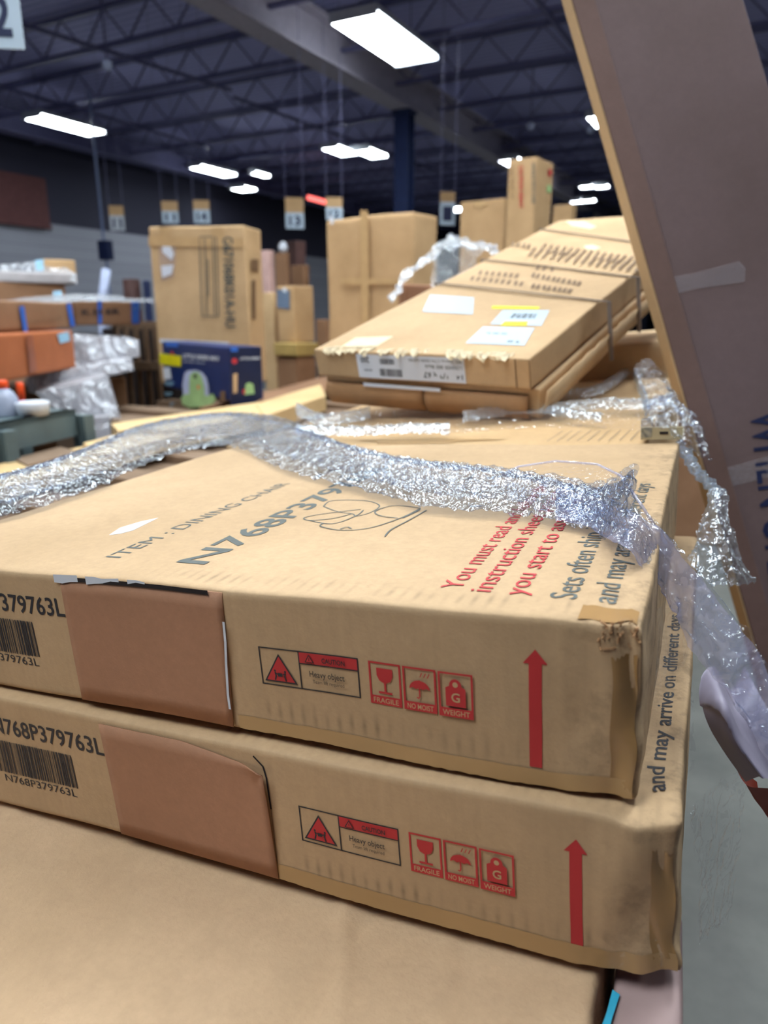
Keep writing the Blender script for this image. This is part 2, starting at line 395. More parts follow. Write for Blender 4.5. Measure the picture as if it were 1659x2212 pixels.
# main girder along the aisle and its columns
k = 0
def trim(bm, m):
    global k
    k += 1; return tag(obj('trim_%d' % k, bm, m), kind='structure')
trim(boxes(((-5.40, -6, 4.50), (-5.08, 45, 4.54)), ((-5.26, -6, 4.54), (-5.22, 45, 4.96)), ((-5.40, -6, 4.96), (-5.08, 45, 5.0))), M['beam'])
trim(boxes(((-12.2, -6, 4.62), (-11.9, 45, 4.66)), ((-12.07, -6, 4.66), (-12.03, 45, 5.0))), M['steel_dark'])
for cx_, cy_ in ((-5.24, 10.5), (-5.24, 22.5), (-5.24, 34.5), (-12.7, 7.85)):
    bm = bmesh.new(); box_bm(bm, (cx_-.12, cy_-.1, 0), (cx_+.12, cy_-.08, 4.5)); box_bm(bm, (cx_-.12, cy_+.08, 0), (cx_+.12, cy_+.1, 4.5)); box_bm(bm, (cx_-.01, cy_-.08, 0), (cx_+.01, cy_+.08, 4.5))
    box_bm(bm, (cx_-.17, cy_-.15, 0), (cx_+.17, cy_+.15, .02)); box_bm(bm, (cx_-.15, cy_-.13, 4.46), (cx_+.15, cy_+.13, 4.5))
    trim(bm, M['column'])
for j in range(27):
    y = 4.2 + 1.5*j; bm = bmesh.new()
    bar_bm(bm, (-13, y, 5.19), (8.8, y, 5.19), .07, .05); bar_bm(bm, (-13, y, 4.78), (8.8, y, 4.78), .06, .045)
    x = -13; q = 0
    while x < 8.7:
        bar_bm(bm, (x, y, 4.79 if q % 2 else 5.18), (min(x+.38, 8.8), y, 5.18 if q % 2 else 4.79), .018); x += .38; q += 1
    trim(bm, M['steel_dark'])
for i, (x0, y0, x1, y1) in enumerate(((-8.2, 4.2, -7.4, 9.2), (-10.2, 6.2, -10.2, 12), (-2.6, 4, -2.6, 20), (-7.6, 9.5, -7.2, 16))):
    bm = bmesh.new(); bar_bm(bm, (x0, y0, 4.74), (x1, y1, 4.74), .04); trim(bm, M['steel_dark'])
# dark red cladding panel high on the left wall, the conduit column with its switch box
onX = lambda x, y, X: CAM + ray(x, y)*(X/ray(x, y).x)
wy0, wy1, wz0, wz1 = onX(-60, 430, -13).y, onX(95, 430, -13).y, onX(95, 488, -13).z, onX(95, 388, -13).z
tag(obj('door_1', boxes(((-12.98, wy0, wz0), (-12.9, wy1, wz1)), ((-12.98, wy0, wz0-.06), (-12.86, wy1, wz0))), plain('rust_panel', srgb(104, 62, 62), .7)), kind='structure')

# ------------------------------------------------------------------ ceiling lights
def fixture(cx_, cy_, label, cat='ceiling light', w=.54, L=1.48, z=4.5, group=None, rz=0):
    r = thing('ceiling_light', label, cat, Matrix.Translation((cx_, cy_, z)) @ Matrix.Rotation(rz, 4, 'Z'), group)
    bm = bmesh.new(); n = 4
    box_bm(bm, (-w/2-.01, -L/2-.01, .03), (w/2+.01, L/2+.01, .09))
    box_bm(bm, (-w/2-.015, -L/2-.015, -.012), (w/2+.015, -L/2, .03)); box_bm(bm, (-w/2-.015, L/2, -.012), (w/2+.015, L/2+.015, .03))
    obj('housing', bm, M['fixture'], r)
    bm = bmesh.new()
    for i in range(n):                                  # tubes with their bright troughs
        x0 = -w/2 + w*i/n; box_bm(bm, (x0+.004, -L/2+.004, .0), (x0+w/n-.004, L/2-.004, .028))
    obj('diffuser', bm, M['diffuser'], r)
    pass
    for yy in (-L*.4, L*.4): bm = bmesh.new(); bar_bm(bm, (0, yy, .09), (0, yy, .76), .008); obj('hanger', bm, M['steel_dark'], r)
    return r
fixture(-4.18, 7.93, 'large bright strip light hanging right of the main ceiling beam')
fixture(-10.4, 8.75, 'bright strip light at the left edge of the ceiling', L=1.2, w=.4)
fixture(-10.85, 12.75, 'strip light above the tall carton with printed code', L=1.1, w=.35)
fixture(-10.2, 13.5, 'dimmer strip end just right of the light above the tall printed carton', L=.5, w=.16)
fixture(-11.7, 14.8, 'small round-looking light just below the strip above the tall printed carton', L=.45, w=.45)
fixture(-7.5, 12.35, 'left one of the pair of lights just left of the dark column', L=.7, w=.35)
fixture(-7.1, 12.8, 'right one of the pair of lights just left of the dark column', L=.7, w=.35)
fixture(-5.0, 14.9, 'light touching the top left corner of the tallest upright carton', L=.8, w=.4)
fixture(-8.4, 20.3, 'small light beside the sign and the square far carton', L=.8, w=.8)
fixture(-2.78, 12.45, 'light peeking out behind the edge of the leaning carton', L=.7, w=.35)
for x, y, s in ((-4.36, 18.3, 'upper left'), (-4.04, 18.45, 'upper right'), (-5.12, 20.5, 'lower left'), (-4.78, 20.45, 'lower right')):
    fixture(x, y, 'distant round light, %s one of the cluster of four near the leaning carton' % s, L=.28, w=.28)
for x, y in ((-4.2, 2.2), (.3, 1.6), (-7.5, 3.5), (3.8, 3.5), (.8, 4.6), (-3.2, 3.4), (-1.2, 2.6), (3.2, 9.0), (-2.4, -1.6), (-.9, -.9)):  # unseen fixtures added to brighten the cartons and give the film glints
    fixture(x, y, 'strip light high overhead, out of the picture', group='lights out of view')

# ------------------------------------------------------------------ the two printed chair cartons
SC = .6
MR = rot(.0785, .0156, -.0769)
T1 = CAM + (Vector((-0.067, 0.5679, 1.3576)) - CAM)*SC
CW, CD, CHt = .99*SC, .85*SC, .17*SC
def chair_warp(seed, crush):
    so = Vector((seed*5.1, seed*2.2, 0))
    def f(p):
        a = noise.noise_vector(p*6+so)*.0022
        ex = CW-p.x; front = max(0, 1-p.y/.06); c = max(0, 1-ex/.075)
        w = c*c*crush*(.3+front)
        r = (1-abs(noise.noise(Vector((p.x*55, 3.3, p.z*9))+so))*2)
        r2 = noise.noise(p*38+so)
        b = Vector((r2*.5+.05, r*.8+.3, r2*.8-.3*(2*p.z/CHt-1)))*w
        # board sags along the front rim between the corners
        s = -.0016*math.sin(PI*p.x/CW)*max(0, 1-p.y/.1)*(2*p.z/CHt-1)
        s += .0016*noise.noise(Vector((p.x*9, seed, 0)))*max(0, 1-p.y/.05)
        return p + a + b + Vector((0, 0, s))
    return f
def chair_carton(T, seed, label, crush, flap_kind, top_print):
    base = Vector((-CW, 0, -CHt)); root = thing('chair_carton', label, 'cardboard box', Matrix.Translation(T) @ MR @ Matrix.Translation(base))
    wp = chair_warp(seed, crush)
    km = kraft('kraft_chair_%d' % seed, srgb(197, 165, 128), bump=.3, scuff=(.020, .0, CHt, .26, CW))
    obj('box_body', carton_bm(CW, CD, CHt, (90, 50, 18), .0035, wp), km, root, True)
    # face maps, in the big units measured from the photograph (x<0 from the right corner)
    fr = lambda u, v, k: wp(Vector((CW+u*SC, 0, CHt+v*SC))) + Vector((0, -.00025-k, 0))
    tp = lambda u, v, k: wp(Vector((CW+u*SC, v*SC, CHt))) + Vector((0, 0, .00025+k))
    # --- front prints
    i = Ink(fr)
    i.text('N768P379763L', -.841, -.0545, .0235, M['ink_black'], .194, bold=.012)
    i.text('N768P379763L', -.838, -.129, .011, M['ink_black'], .128)
    random.seed(3)
    x = -.85
    while x < -.705:
        w = random.choice((.0008, .0012, .002, .0028)); i.rect(x, -.115, x+w, -.066, M['ink_black'], up=False); x += w + random.choice((.0008, .0012, .0018))
    i.done('item_code_print', root)
    K, Rr = M['ink_black'], M['ink_red']
    i = Ink(fr)
    i.frame(-.3765, -.1055, -.2605, -.061, .0014, K); i.rect(-.329, -.105, -.3276, -.0615, K, up=False)
    i.rect(-.3276, -.0745, -.2618, -.0625, Rr); i.rect(-.3276, -.0758, -.2618, -.0745, K)
    i.poly([(-.3725, -.101), (-.3325, -.101), (-.3525, -.067)], K); i.poly([(-.3695, -.0992), (-.3355, -.0992), (-.3525, -.0703)], Rr)
    for du in (-.0062, .0062):
        c = -.3525+du; sg = 1 if du > 0 else -1
        i.ell(c, -.0875, .0012, .0014, K); i.stroke([(c, -.089), (c-sg*.001, -.093), (c+sg*.0005, -.0985)], .0018, K); i.stroke([(c, -.0897), (c-sg*.0035, -.0915)], .0012, K)
    i.rect(-.3552, -.0935, -.3498, -.0895, K)
    i.poly([(-.3212, -.0728), (-.3102, -.0728), (-.3157, -.0635)], K); i.poly([(-.3196, -.072), (-.3118, -.072), (-.3157, -.0653)], Rr); i.rect(-.3161, -.0705, -.3153, -.0675, K)
    i.text('CAUTION', -.301, -.0713, .0055, K, .026, bold=.02)
    i.text('Heavy object', -.3165, -.0885, .0068, K, .040, bold=.008); i.text('Team lift required', -.3135, -.0958, .0042, K, .036)
    i.done('caution_label', root)
    i = Ink(fr)
    for q, word in enumerate(('FRAGILE', 'NO MOIST', 'WEIGHT')):
        u0 = -.2495 + q*.0362; u1 = u0+.0338; c = (u0+u1)/2
        i.frame(u0, -.108, u1, -.0617, .0020, Rr); i.rect(u0, -.108, u1, -.0985, Rr)
        i.text(word, u0+.0035, -.1060, .0055, M['ink_kraft'], u1-u0-.007, bold=.01)
        if q == 0:
            i.poly([(c-.0085, -.068), (c+.0085, -.068), (c+.0085, -.076), (c+.006, -.0815), (c+.0012, -.084), (c-.0012, -.084), (c-.006, -.0815), (c-.0085, -.076)], Rr)
            i.rect(c-.0011, -.093, c+.0011, -.083, Rr); i.rect(c-.0072, -.0955, c+.0072, -.0932, Rr)
        elif q == 1:
            i.poly([(c+.0105*math.cos(a), -.0845+.0095*math.sin(a)) for a in np.linspace(0, PI, 13)] + [(c-.0105+.0035*j, -.0845+(.0018 if j % 2 else 0)) for j in range(1, 6)], Rr)
            i.stroke([(c, -.0745), (c, -.092), (c-.001, -.0938), (c-.003, -.0932)], .0014, Rr)
            for j in range(3): i.stroke([(c+.0012+.0038*j, -.0712), (c+.0032+.0038*j, -.0665)], .0009, Rr)
        else:
            i.poly([(c-.0098, -.0965), (c+.0098, -.0965), (c+.0098, -.0775), (c+.0055, -.075), (c-.0055, -.075), (c-.0098, -.0775)], Rr)
            i.ell(c, -.0745, .006, .0065, Rr); i.ell(c, -.0738, .0026, .0028, M['ink_kraft']); i.text('G', c-.0042, -.0915, .0092, M['ink_kraft'], .0084, bold=.02)
    i.done('handling_symbols', root)
    i = Ink(fr)
    i.rect(-.0925, -.148, -.0812, -.044, Rr); i.poly([(-.0975, -.0445), (-.0762, -.0445), (-.0866, -.0305)], Rr)
    i.done('up_arrow', root)
    # --- bare brown patch where the outer sheet is missing
    u0, u1 = -.6445, -.413
    bm = bmesh.new(); n_ = 24; m_ = 8
    def edge(u, v):
        if flap_kind == 2:
            e = max(0, (v+.03)/.03); return u1 - (.012*e*e if u > .99 else 0)
        return u1 - .008*(-v/.17)
    G = [[None]*(n_+1) for _ in range(m_+1)]
    for b in range(m_+1):
        for a in range(n_+1):
            v = -.166 + b/m_*(.163 if flap_kind == 1 else .158); e = edge(1, v); u = u0+(e-u0)*a/n_
            if flap_kind == 2 and b == m_: v -= .018*max(0, (a/n_-.55)/.45)
            lift = .0006 + (.004*max(0, (a/n_-.9)/.1)*(b/m_) if flap_kind == 2 else .0014*(1-b/m_))
            G[b][a] = bm.verts.new(wp(Vector((CW+u*SC, 0, CHt+v*SC))) + Vector((0, -lift, 0)))
    for b in range(m_):
        for a in range(n_): bm.faces.new([G[b][a], G[b][a+1], G[b+1][a+1], G[b+1][a]])
    pt = obj('brown_paper_patch', bm, M['kraft_pink'], root, True); sm = pt.modifiers.new('s', 'SOLIDIFY'); sm.thickness = .0008; sm.offset = -1
    i = Ink(lambda u, v, k: fr(u, v, k) + Vector((0, -.0022, 0)) if flap_kind == 1 else fr(u, v, k))
    if flap_kind == 1:
        pts = [(-.4135, -.035), (-.4150, -.06), (-.418, -.085), (-.4215, -.125), (-.4215, -.143)]
        i.stroke(pts, .0030, M['white'])
        i.done('torn_edge', root, 'white torn paper edge')
        # torn white label and the dark slit under the top panel
        i = Ink(lambda u, v, k: wp(Vector((CW+u*SC, 0, CHt+v*SC))) + Vector((0, -.0012-k, .0004)))
        i.rect(-.648, -.0075, -.43, -.0022, M['dark'])
        random.seed(5)
        up = [(-.652+.0125*j, random.uniform(-.001, .001)) for j in range(12)]; dn = [(-.652+.0125*j, random.uniform(-.0135, -.006)*(1-j/15)) for j in range(12)]
        for j in range(11):
            if j in (3, 8): continue
            i.face([dn[j], dn[j+1], up[j+1], up[j]], M['white'])
        i.done('torn_label', root, 'torn white label strip over a dark slit')
    else:
        i.stroke([(u1-.014, -.010), (u1-.003, -.021), (u1-.0005, -.035), (u1+.0002, -.075)], .0022, M['dark'])
        i.stroke([(u1+.0002, -.075), (u1, -.165)], .0007, M['ink_brown']); i.done('flap_slit', root, 'dark slit beside the patch')
    # --- brown tape round the foot and the right end
    def sheet(fn, us, vs, name, m, th=.0003, jag=0):
        bm = bmesh.new(); g = [[bm.verts.new(fn(u, v + (random.uniform(-jag, jag) if ib in (0, len(vs)-1) else 0), .0002)) for u in us] for ib, v in enumerate(vs)]
        for b in range(len(vs)-1):
            for a in range(len(us)-1): bm.faces.new([g[b][a], g[b][a+1], g[b+1][a+1], g[b+1][a]])
        return obj(name, bm, m, root, True)
    L = lambda a, b, n: list(np.linspace(a, b, n))
    sheet(fr, L(-.414, -.004, 60), L(-.167, -.150 if flap_kind == 1 else -.146, 3), 'packing_tape', M['amber_tape_soft'], jag=.0006)
    sheet(fr, L(-.0240, -.004, 14), L(-.158, -.03, 24), 'packing_tape', M['amber_tape'], jag=.004)
    if top_print:
        sheet(tp, L(-.052, -.004, 14), L(.004, .034, 8), 'packing_tape', M['amber_tape'], jag=.001)
        # --- top prints
        i = Ink(tp); d = (0, 1)
        i.text('ITEM : DINING CHAIR', -.611, .063, .0235, M['ink_grey'], .41, d)
        i.text('N768P379763L', -.484, .064, .041, M['ink_grey'], .56, d, bold=.015)
        i.text('Sets often ship in multiple boxes', -.060, .045, .024, M['ink_grey'], .47, d, bold=.004)
        i.text('and may arrive on different days', -.026, .043, .0225, M['ink_grey'], .47, d, bold=.004)
        i.text('You must read and follow the', -.1685, .049, .0215, Rr, .44, d); i.text('instruction sheet prior to', -.1385, .047, .0215, Rr, .42, d); i.text('you start to assemble', -.1065, .045, .0215, Rr, .36, d)
        i.done('top_lettering', root)
        inv = (Matrix.Translation(T) @ MR).inverted()
        def lp(x, y):
            o = inv @ CAM; dd = inv.to_3x3() @ ray(x, y); q = o - dd*(o.z/dd.z); return (q.x/SC, q.y/SC)
        i = Ink(tp)
        for C_ in ([(700,1092),(720,1080),(790,1080),(820,1090),(800,1105),(770,1113),(762,1108),(730,1103),(700,1092)],
                   [(760,1108),(720,1118),(670,1122),(660,1116),(700,1108),(780,1098)], [(668,1122),(720,1130),(770,1112),(785,1100)],
                   [(700,1128),(695,1136),(740,1145),(800,1140),(860,1120),(905,1098)], [(860,1118),(820,1112),(812,1102),(850,1090),(900,1094),(905,1100),(870,1118)],
                   [(922,1100),(880,1125),(845,1145),(832,1160)], [(735,1143),(750,1138),(760,1142)]):
            q = [Vector(lp(*p)) for p in C_]; P = []
            for a in range(len(q)-1):
                for s_ in range(5):
                    t_ = s_/5; A = q[max(a-1, 0)]; B = q[a]; Cc = q[a+1]; Dd = q[min(a+2, len(q)-1)]
                    P.append(.5*((2*B)+(Cc-A)*t_+(2*A-5*B+4*Cc-Dd)*t_*t_+(3*B-A-3*Cc+Dd)*t_**3))
            P.append(q[-1]); i.stroke([tuple(p) for p in P], .0022, M['ink_grey'])
        i.done('chair_drawing', root)
        i = Ink(tp); i.poly([lp(238, 1158), (lp(262, 1155)), lp(290, 1148), lp(345, 1121), lp(305, 1130), lp(262, 1143)], M['white']); i.done('paper_scrap', root, 'torn white scrap of label')
        # split corner: torn board lips
        bm = bmesh.new(); random.seed(9)
        for q in range(34):
            u = -.002-random.random()*.032; v = random.uniform(-.022, .004) if q % 2 else random.uniform(-.012, .002)
            c = wp(Vector((CW+u*SC, .0006, CHt+v*SC))); s_ = random.uniform(.001, .0035)
            a = Vector((random.uniform(-1, 1), random.uniform(-.8, .1), random.uniform(-1, 1))).normalized()*s_; b = Vector((random.uniform(-1, 1), random.uniform(-1, 0), random.uniform(-.5, .8))).normalized()*s_*.7
            v3 = [bm.verts.new(c+x_) for x_ in (-a*.7, b, a, -b*.3)]; bm.faces.new(v3)
        tp_ = obj('torn_corner', bm, M['kraft_inner'], root); sm = tp_.modifiers.new('s', 'SOLIDIFY'); sm.thickness = .0005
    else:
        i = Ink(tp); i.text('and may arrive on different days', -.016, .043, .016, M['ink_black'], .42, (0, 1), bold=.012); i.done('top_lettering', root)
    return root
M['amber_tape_soft'] = plain('amber_tape_soft', srgb(186, 148, 100), .3, var=.08, spec=.5)
T2 = T1 + (MR @ Vector((.036, -.016, -.1735)))*SC
chair_carton(T1, 1, 'topmost printed dining chair carton with red writing and a chair drawing on its top', .0055, 1, True)
chair_carton(T2, 2, 'printed dining chair carton with heavy object label directly under the topmost one', .007, 2, False)

# ------------------------------------------------------------------ stack beneath and behind (frame of the chair cartons)
def lm(T, base=Vector((0, 0, 0))): return Matrix.Translation(T) @ MR @ Matrix.Translation(base)
def wobble(a, f, seed):
    so = Vector((seed, seed*2, 0)); return lambda p: p + noise.noise_vector(p*f+so)*a
# low wide carton: its top carries the printed cartons and runs out under the camera
zb = -.1735*2*SC - .004
Tb = T1
hb = .55
r = thing('wide_carton', 'large plain carton under the two printed chair cartons, its top running out at the bottom', 'cardboard box', lm(T1, Vector((-.70, -.30, zb-hb))))
def lowwarp(p):
    q = p + noise.noise_vector(p*5)*.003 + noise.noise_vector(p*24)*.0007
    c = 0
    if p.z > hb-.05:
        for x0, k_, a_, w_ in ((.60, .45, .0022, .006), (.50, -.25, -.0014, .007), (.30, .5, .0012, .012), (.655, .3, -.0016, .006), (.12, .9, .0012, .012)):
            c += a_*math.exp(-((p.x-x0+(p.y-.12)*k_)/w_)**2)
    return q + Vector((0, 0, c))
obj('box_body', carton_bm(.682, .86, hb, (200, 200, 8), .006, lowwarp), M['kraft_low'], r, True)
i = Ink(lambda u, v, k: lowwarp(Vector((u, v, hb))) + Vector((0, 0, .0006+k)))
i.stroke([(.395, .118), (.402, .130), (.410, .138), (.418, .150)], .0022, M['ink_brown']); i.stroke([(.507, .128), (.511, .131), (.509, .134), (.514, .135)], .0018, M['ink_brown'])
i.done('dent_mark', r, 'small dark dents in the board')
r = thing('narrow_carton', 'narrow lilac-grey wrapped carton end beside the wide plain carton at the bottom right', 'cardboard box', lm(T1, Vector((-.012, -.28, zb-hb))))
obj('box_body', carton_bm(.036, .34, hb-.002, (8, 40, 10), .005, wobble(.003, 14, 5)), plain('lilac_board', srgb(168, 142, 140), .6), r, True)
i = Ink(lambda u, v, k: wobble(.003, 14, 5)(Vector((u, v, hb-.002))) + Vector((0, 0, .002+k)))
i.poly([(-.003, .246), (.001, .240), (.0015, .252), (.004, .268), (.000, .270), (-.0015, .256)], M['cyan']); i.done('blue_tape_scrap', r, 'bright blue scrap of tape')
# wooden pallet under the front stack
def pallet(name, label, mat, Lx, Ly, m, h=.13, group=None):
    r = thing(name, label, 'pallet', mat, group)
    for x in (0, Lx/2-.045, Lx-.09): obj('stringer', boxes(((x, 0, .02), (x+.09, Ly, h-.02))), m, r)
    n = max(4, int(Ly/.16))
    for q in range(n): y = (Ly-.1)*q/(n-1); obj('deck_board', boxes(((0, y, h-.02), (Lx, y+.1, h))), m, r)
    for y in (0, Ly/2-.05, Ly-.1): obj('bottom_board', boxes(((0, y, 0), (Lx, y+.1, .02))), m, r)
    return r
# pile of plain cartons between the floor and the wide carton (rest on each other, mostly out of frame)
hp = (Vector(T1).z + zb - hb)-.05
r = thing('base_carton', 'plain carton at the foot of the front stack, below the wide carton', 'cardboard box', Matrix.Translation((-.72, .10, .13)) @ Matrix.Rotation(.0785, 4, 'Z'))
obj('box_body', carton_bm(.66, 1.9, hp-.13, (6, 8, 4), .006), M['kraft_far'], r)
pallet('wooden_pallet', 'wooden pallet on the floor under the front stack', Matrix.Translation((-.74, .08, 0)) @ Matrix.Rotation(.0785, 4, 'Z'), .7, 1.95, M['wood_dark'])
# carton directly behind
rb = thing('film_covered_carton', 'carton behind the printed ones, under crinkled clear film and the louver cartons', 'cardboard box', lm(T1, Vector((-.62, .52, -.42))))
wb = wobble(.003, 7, 9)
obj('box_body', carton_bm(.585, .82, .418, (60, 50, 12), .004, wb), kraft('kraft_behind', srgb(206, 170, 126), bump=.3, fibre=False, wrinkle=2), rb, True)
i = Ink(lambda u, v, k: wb(Vector((u, v, .418))) + Vector((0, 0, .0008+k)))
random.seed(11)
i.poly([(.245, .004), (.345, .004), (.35, .02), (.375, .028), (.42, .040), (.31, .043), (.20, .034), (.24, .022)], M['amber_tape_soft']); i.poly([(.02, .01), (.13, .012), (.15, .05), (.10, .066), (.0, .05)], M['pale_tape'])
i.done('packing_tape', rb, 'yellowish tape across the near rim')
i = Ink(lambda u, v, k: wb(Vector((u, v, .418))) + Vector((0, 0, .0012+k)))
for q in range(9): i.stroke([(.47+.012*q, .02), (.474+.012*q, .06+.01*(q % 3)), (.476+.012*q, .09)], .0008, M['ink_grey'])
i.done('faded_print', rb)
rc = thing('plain_carton', 'pale plain carton lying behind, under the raised part of the louver cartons', 'cardboard box', lm(T1, Vector((-.38, 1.36, -.42))))
obj('box_body', carton_bm(.33, .75, .50, (30, 30, 12), .02, wobble(.006, 6, 3)), kraft('kraft_pale', srgb(222, 190, 150), bump=.3, fibre=False, wrinkle=2), rc, True)
rc = thing('tall_plain_carton', 'plain carton propping the far end of the louver cartons', 'cardboard box', lm(T1, Vector((-.62, 1.38, -.42))))
obj('box_body', carton_bm(.22, .7, .56, (16, 20, 10), .006, wobble(.004, 6, 4)), M['kraft_louver'], rc, True)

# ------------------------------------------------------------------ the louver cartons (long, sloping up and away)
LW, LL, LH = .40, 1.1332, .0472
TL = Vector((-0.3047, 1.0148, 1.5402)); ML = rot(-.114, .2804, .0078)
def louver(T, L, label, upper):
    base = Vector((-LW, 0, -LH)); r = thing('louver_carton', label, 'cardboard box', Matrix.Translation(T) @ ML @ Matrix.Translation(base))
    wp = wobble(.0022, 5, 12 if upper else 15)
    bm = carton_bm(LW, L, LH, (30, 60, 6), .003, wp); obj('box_body', bm, M['kraft_louver'], r, True)
    fr = lambda u, v, k: wp(Vector((LW+u, 0, LH+v))) + Vector((0, -.0006-k, 0))
    tp = lambda u, v, k: wp(Vector((LW+u, v, LH))) + Vector((0, 0, .0006+k))
    K = M['ink_black']
    if upper:
        i = Ink(fr); i.rect(-.309, -.0445, -.106, -.004, M['white'])
        d = (-1, 0)
        i.text('14 - 1/2 x 67', -.111, -.0290, .0098, K, .070, d, bold=.02); 
        i.k += 0; i.text('LOUVER BEE Black', -.111, -.0175, .0058, K, .066, d, bold=.01); i.text('BEL Source CTN 00081167/82', -.111, -.0085, .0048, K, .095, d)
        i.text('200', -.283, -.0090, .0095, K, .018, d, bold=.01); i.text('00-001', -.280, -.0290, .004, K, .016, d)
        random.seed(4)
        for v0, v1, a, b in ((-.0195, -.0105, -.262, -.232), (-.040, -.0275, -.265, -.222)):
            x = a
            while x < b: w = random.choice((.0006, .0012, .002)); i.rect(x, v0, x+w, v1, K, up=False); x += w+random.choice((.0006, .0012))
        i.k += 1; i.done('end_label', r, 'white label printed upside down')
        i = Ink(tp)
        W_ = M['white_blue']
        def lab(q, rows, dx=.0):
            i.poly(q, W_); A, B, C_, D = [Vector(p) for p in q]
            for s, t0, t1, m in rows:
                a = A.lerp(D, s).lerp(B.lerp(C_, s), t0); b = A.lerp(D, s).lerp(B.lerp(C_, s), t1); n_ = 22
                for e in range(n_):
                    if e % 5 == 4 or random.random() < .12: continue
                    p0 = a.lerp(b, e/n_); p1 = a.lerp(b, (e+.75)/n_); o_ = (D-A)*m; i.face([tuple(p0), tuple(p1), tuple(p1+o_), tuple(p0+o_)], M['ink_grey'])
            i.k += 1
        return_lab = lab
        inv = (Matrix.Translation(T) @ ML).inverted()
        def lp(x, y):
            o = inv @ CAM; dd = inv.to_3x3() @ ray(x, y); q = o - dd*(o.z/dd.z); return (q.x, q.y)
        lab([lp(930, 636), lp(1024, 642), lp(1020, 679), lp(913, 673)], ((.55, .08, .88, .07), (.15, .3, .75, .05), (.8, .1, .6, .05)))
        lab([lp(1085, 671), lp(1188, 671), lp(1170, 704), lp(1058, 701)], ((.25, .3, .8, .18), (.45, .3, .8, .12)))
        lab([lp(1043, 706), lp(1155, 709), lp(1133, 746), lp(1005, 742)], ((.35, .15, .85, .08), (.75, .1, .9, .13)))
        i.poly([lp(1063, 661), lp(1166, 664), lp(1163, 669), lp(1060, 667)], M['yellow']); i.poly([lp(1090, 695), lp(1142, 695), lp(1138, 704), lp(1080, 704)], M['yellow'])
        i.done('shipping_labels', r, 'white and yellow stickers')
        i = Ink(tp)
        def scr(x0, y0, x1, y1, n, slant=0):
            for q in range(n):
                a = q/(n-1); X0 = x0+(x1-x0)*a; Y0 = y0+(y1-y0)*a
                i.stroke([lp(X0+random.uniform(-2, 2), Y0), lp(X0+4+slant, Y0-9-abs(slant)*.7)], .006, M['ink_brown'])
        scr(1018, 606, 1125, 618, 9); scr(1035, 594, 1115, 602, 7); scr(1150, 600, 1250, 618, 10); scr(1160, 585, 1190, 588, 3); scr(1150, 623, 1230, 634, 8)
        scr(1165, 545, 1380, 578, 16, 10); scr(1105, 535, 1140, 540, 4); scr(1140, 556, 1370, 592, 15, 12)
        i.done('faded_print', r)
        i = Ink(tp); i.poly([lp(1222, 478), lp(1265, 480), lp(1288, 489), lp(1275, 494), lp(1235, 488)], M['torn']); i.poly([lp(1262, 532), lp(1280, 530), lp(1298, 536), lp(1285, 541), lp(1265, 539)], M['torn'])
        i.poly([lp(768, 730), lp(850, 727), lp(815, 748), lp(735, 750)], M['torn']); i.done('paper_scrap', r, 'pale torn paper')
        # ragged torn liner hanging over the near rim
        bm = bmesh.new(); random.seed(21)
        for a, b, n_ in ((-.37, -.28, 26), (-.14, -.025, 44), (-.27, -.15, 12)):
            for q in range(n_):
                u = random.uniform(a, b); c = wp(Vector((LW+u, .001, LH))) + Vector((0, random.uniform(-.003, .012), random.uniform(0, .003))); s_ = random.uniform(.004, .012)
                vs = [c+Vector((-s_*.7, .004, 0)), c+Vector((s_*.7, .004, .001)), c+Vector((random.uniform(-.3, .6)*s_, -.006, -s_*random.uniform(.3, 1.1))), c+Vector((-s_*.6, -.005, -s_*.2))]
                bm.faces.new([bm.verts.new(v) for v in vs])
        t_ = obj('torn_liner', bm, M['torn'], r); sm = t_.modifiers.new('s', 'SOLIDIFY'); sm.thickness = .0008
        # fold panel at the right front corner
        i = Ink(fr); i.stroke([(-.022, -.001), (-.022, -.046)], .0018, M['ink_brown']); i.stroke([(-.0, -.004), (-.0, -.044)], .001, M['ink_brown']); i.done('corner_fold', r)
    else:
        # open end: two long flaps with a slit between, bulging out
        for x0, x1 in ((-.395, -.197), (-.193, -.015)):
            bm = bmesh.new(); n_ = 12; g = []
            for b in range(7):
                v = b/6; g.append([bm.verts.new((LW+x0+(x1-x0)*a/n_, -.002-.010*math.sin(v*PI*.9), -.002+(LH-.006)*v)) for a in range(n_+1)])
            for b in range(6):
                for a in range(n_): bm.faces.new([g[b][a], g[b][a+1], g[b+1][a+1], g[b+1][a]])
            f = obj('end_flap', bm, M['kraft_inner'], r, True); sm = f.modifiers.new('s', 'SOLIDIFY'); sm.thickness = .003
        i = Ink(lambda u, v, k: Vector((LW+u, -.0125-k, LH+v))); i.rect(-.31, -.009, -.16, -.003, M['white']); i.done('end_label', r, 'edge of a white label')
        # open lip along the right side
        bm = bmesh.new(); g = []
        for b in range(41):
            y = L*b/40; g.append([bm.verts.new((LW+.0, y, LH*.1)), bm.verts.new((LW+.012, y, LH*.5)), bm.verts.new((LW+.016+.002*math.sin(b*3), y, LH*.98))])
        for b in range(40):
            for a in range(2): bm.faces.new([g[b][a], g[b+1][a], g[b+1][a+1], g[b][a+1]])
        f = obj('side_flap', bm, M['kraft_louver'], r, True); sm = f.modifiers.new('s', 'SOLIDIFY'); sm.thickness = .003
    return r
M['white_blue'] = plain('white_sticker', srgb(184, 200, 216), .5, var=.02)
louver(TL, LL, 'upper louver carton with white end label and torn near edge, sloping up and away', True)
T2L = TL + (ML @ Vector((.004, .006, -.0505)).to_4d().to_3d()) if False else TL + ML.to_3x3() @ Vector((.006, .012, -.0515))
louver(T2L, LL, 'lower louver carton with open brown end flaps, under the labelled one', False)
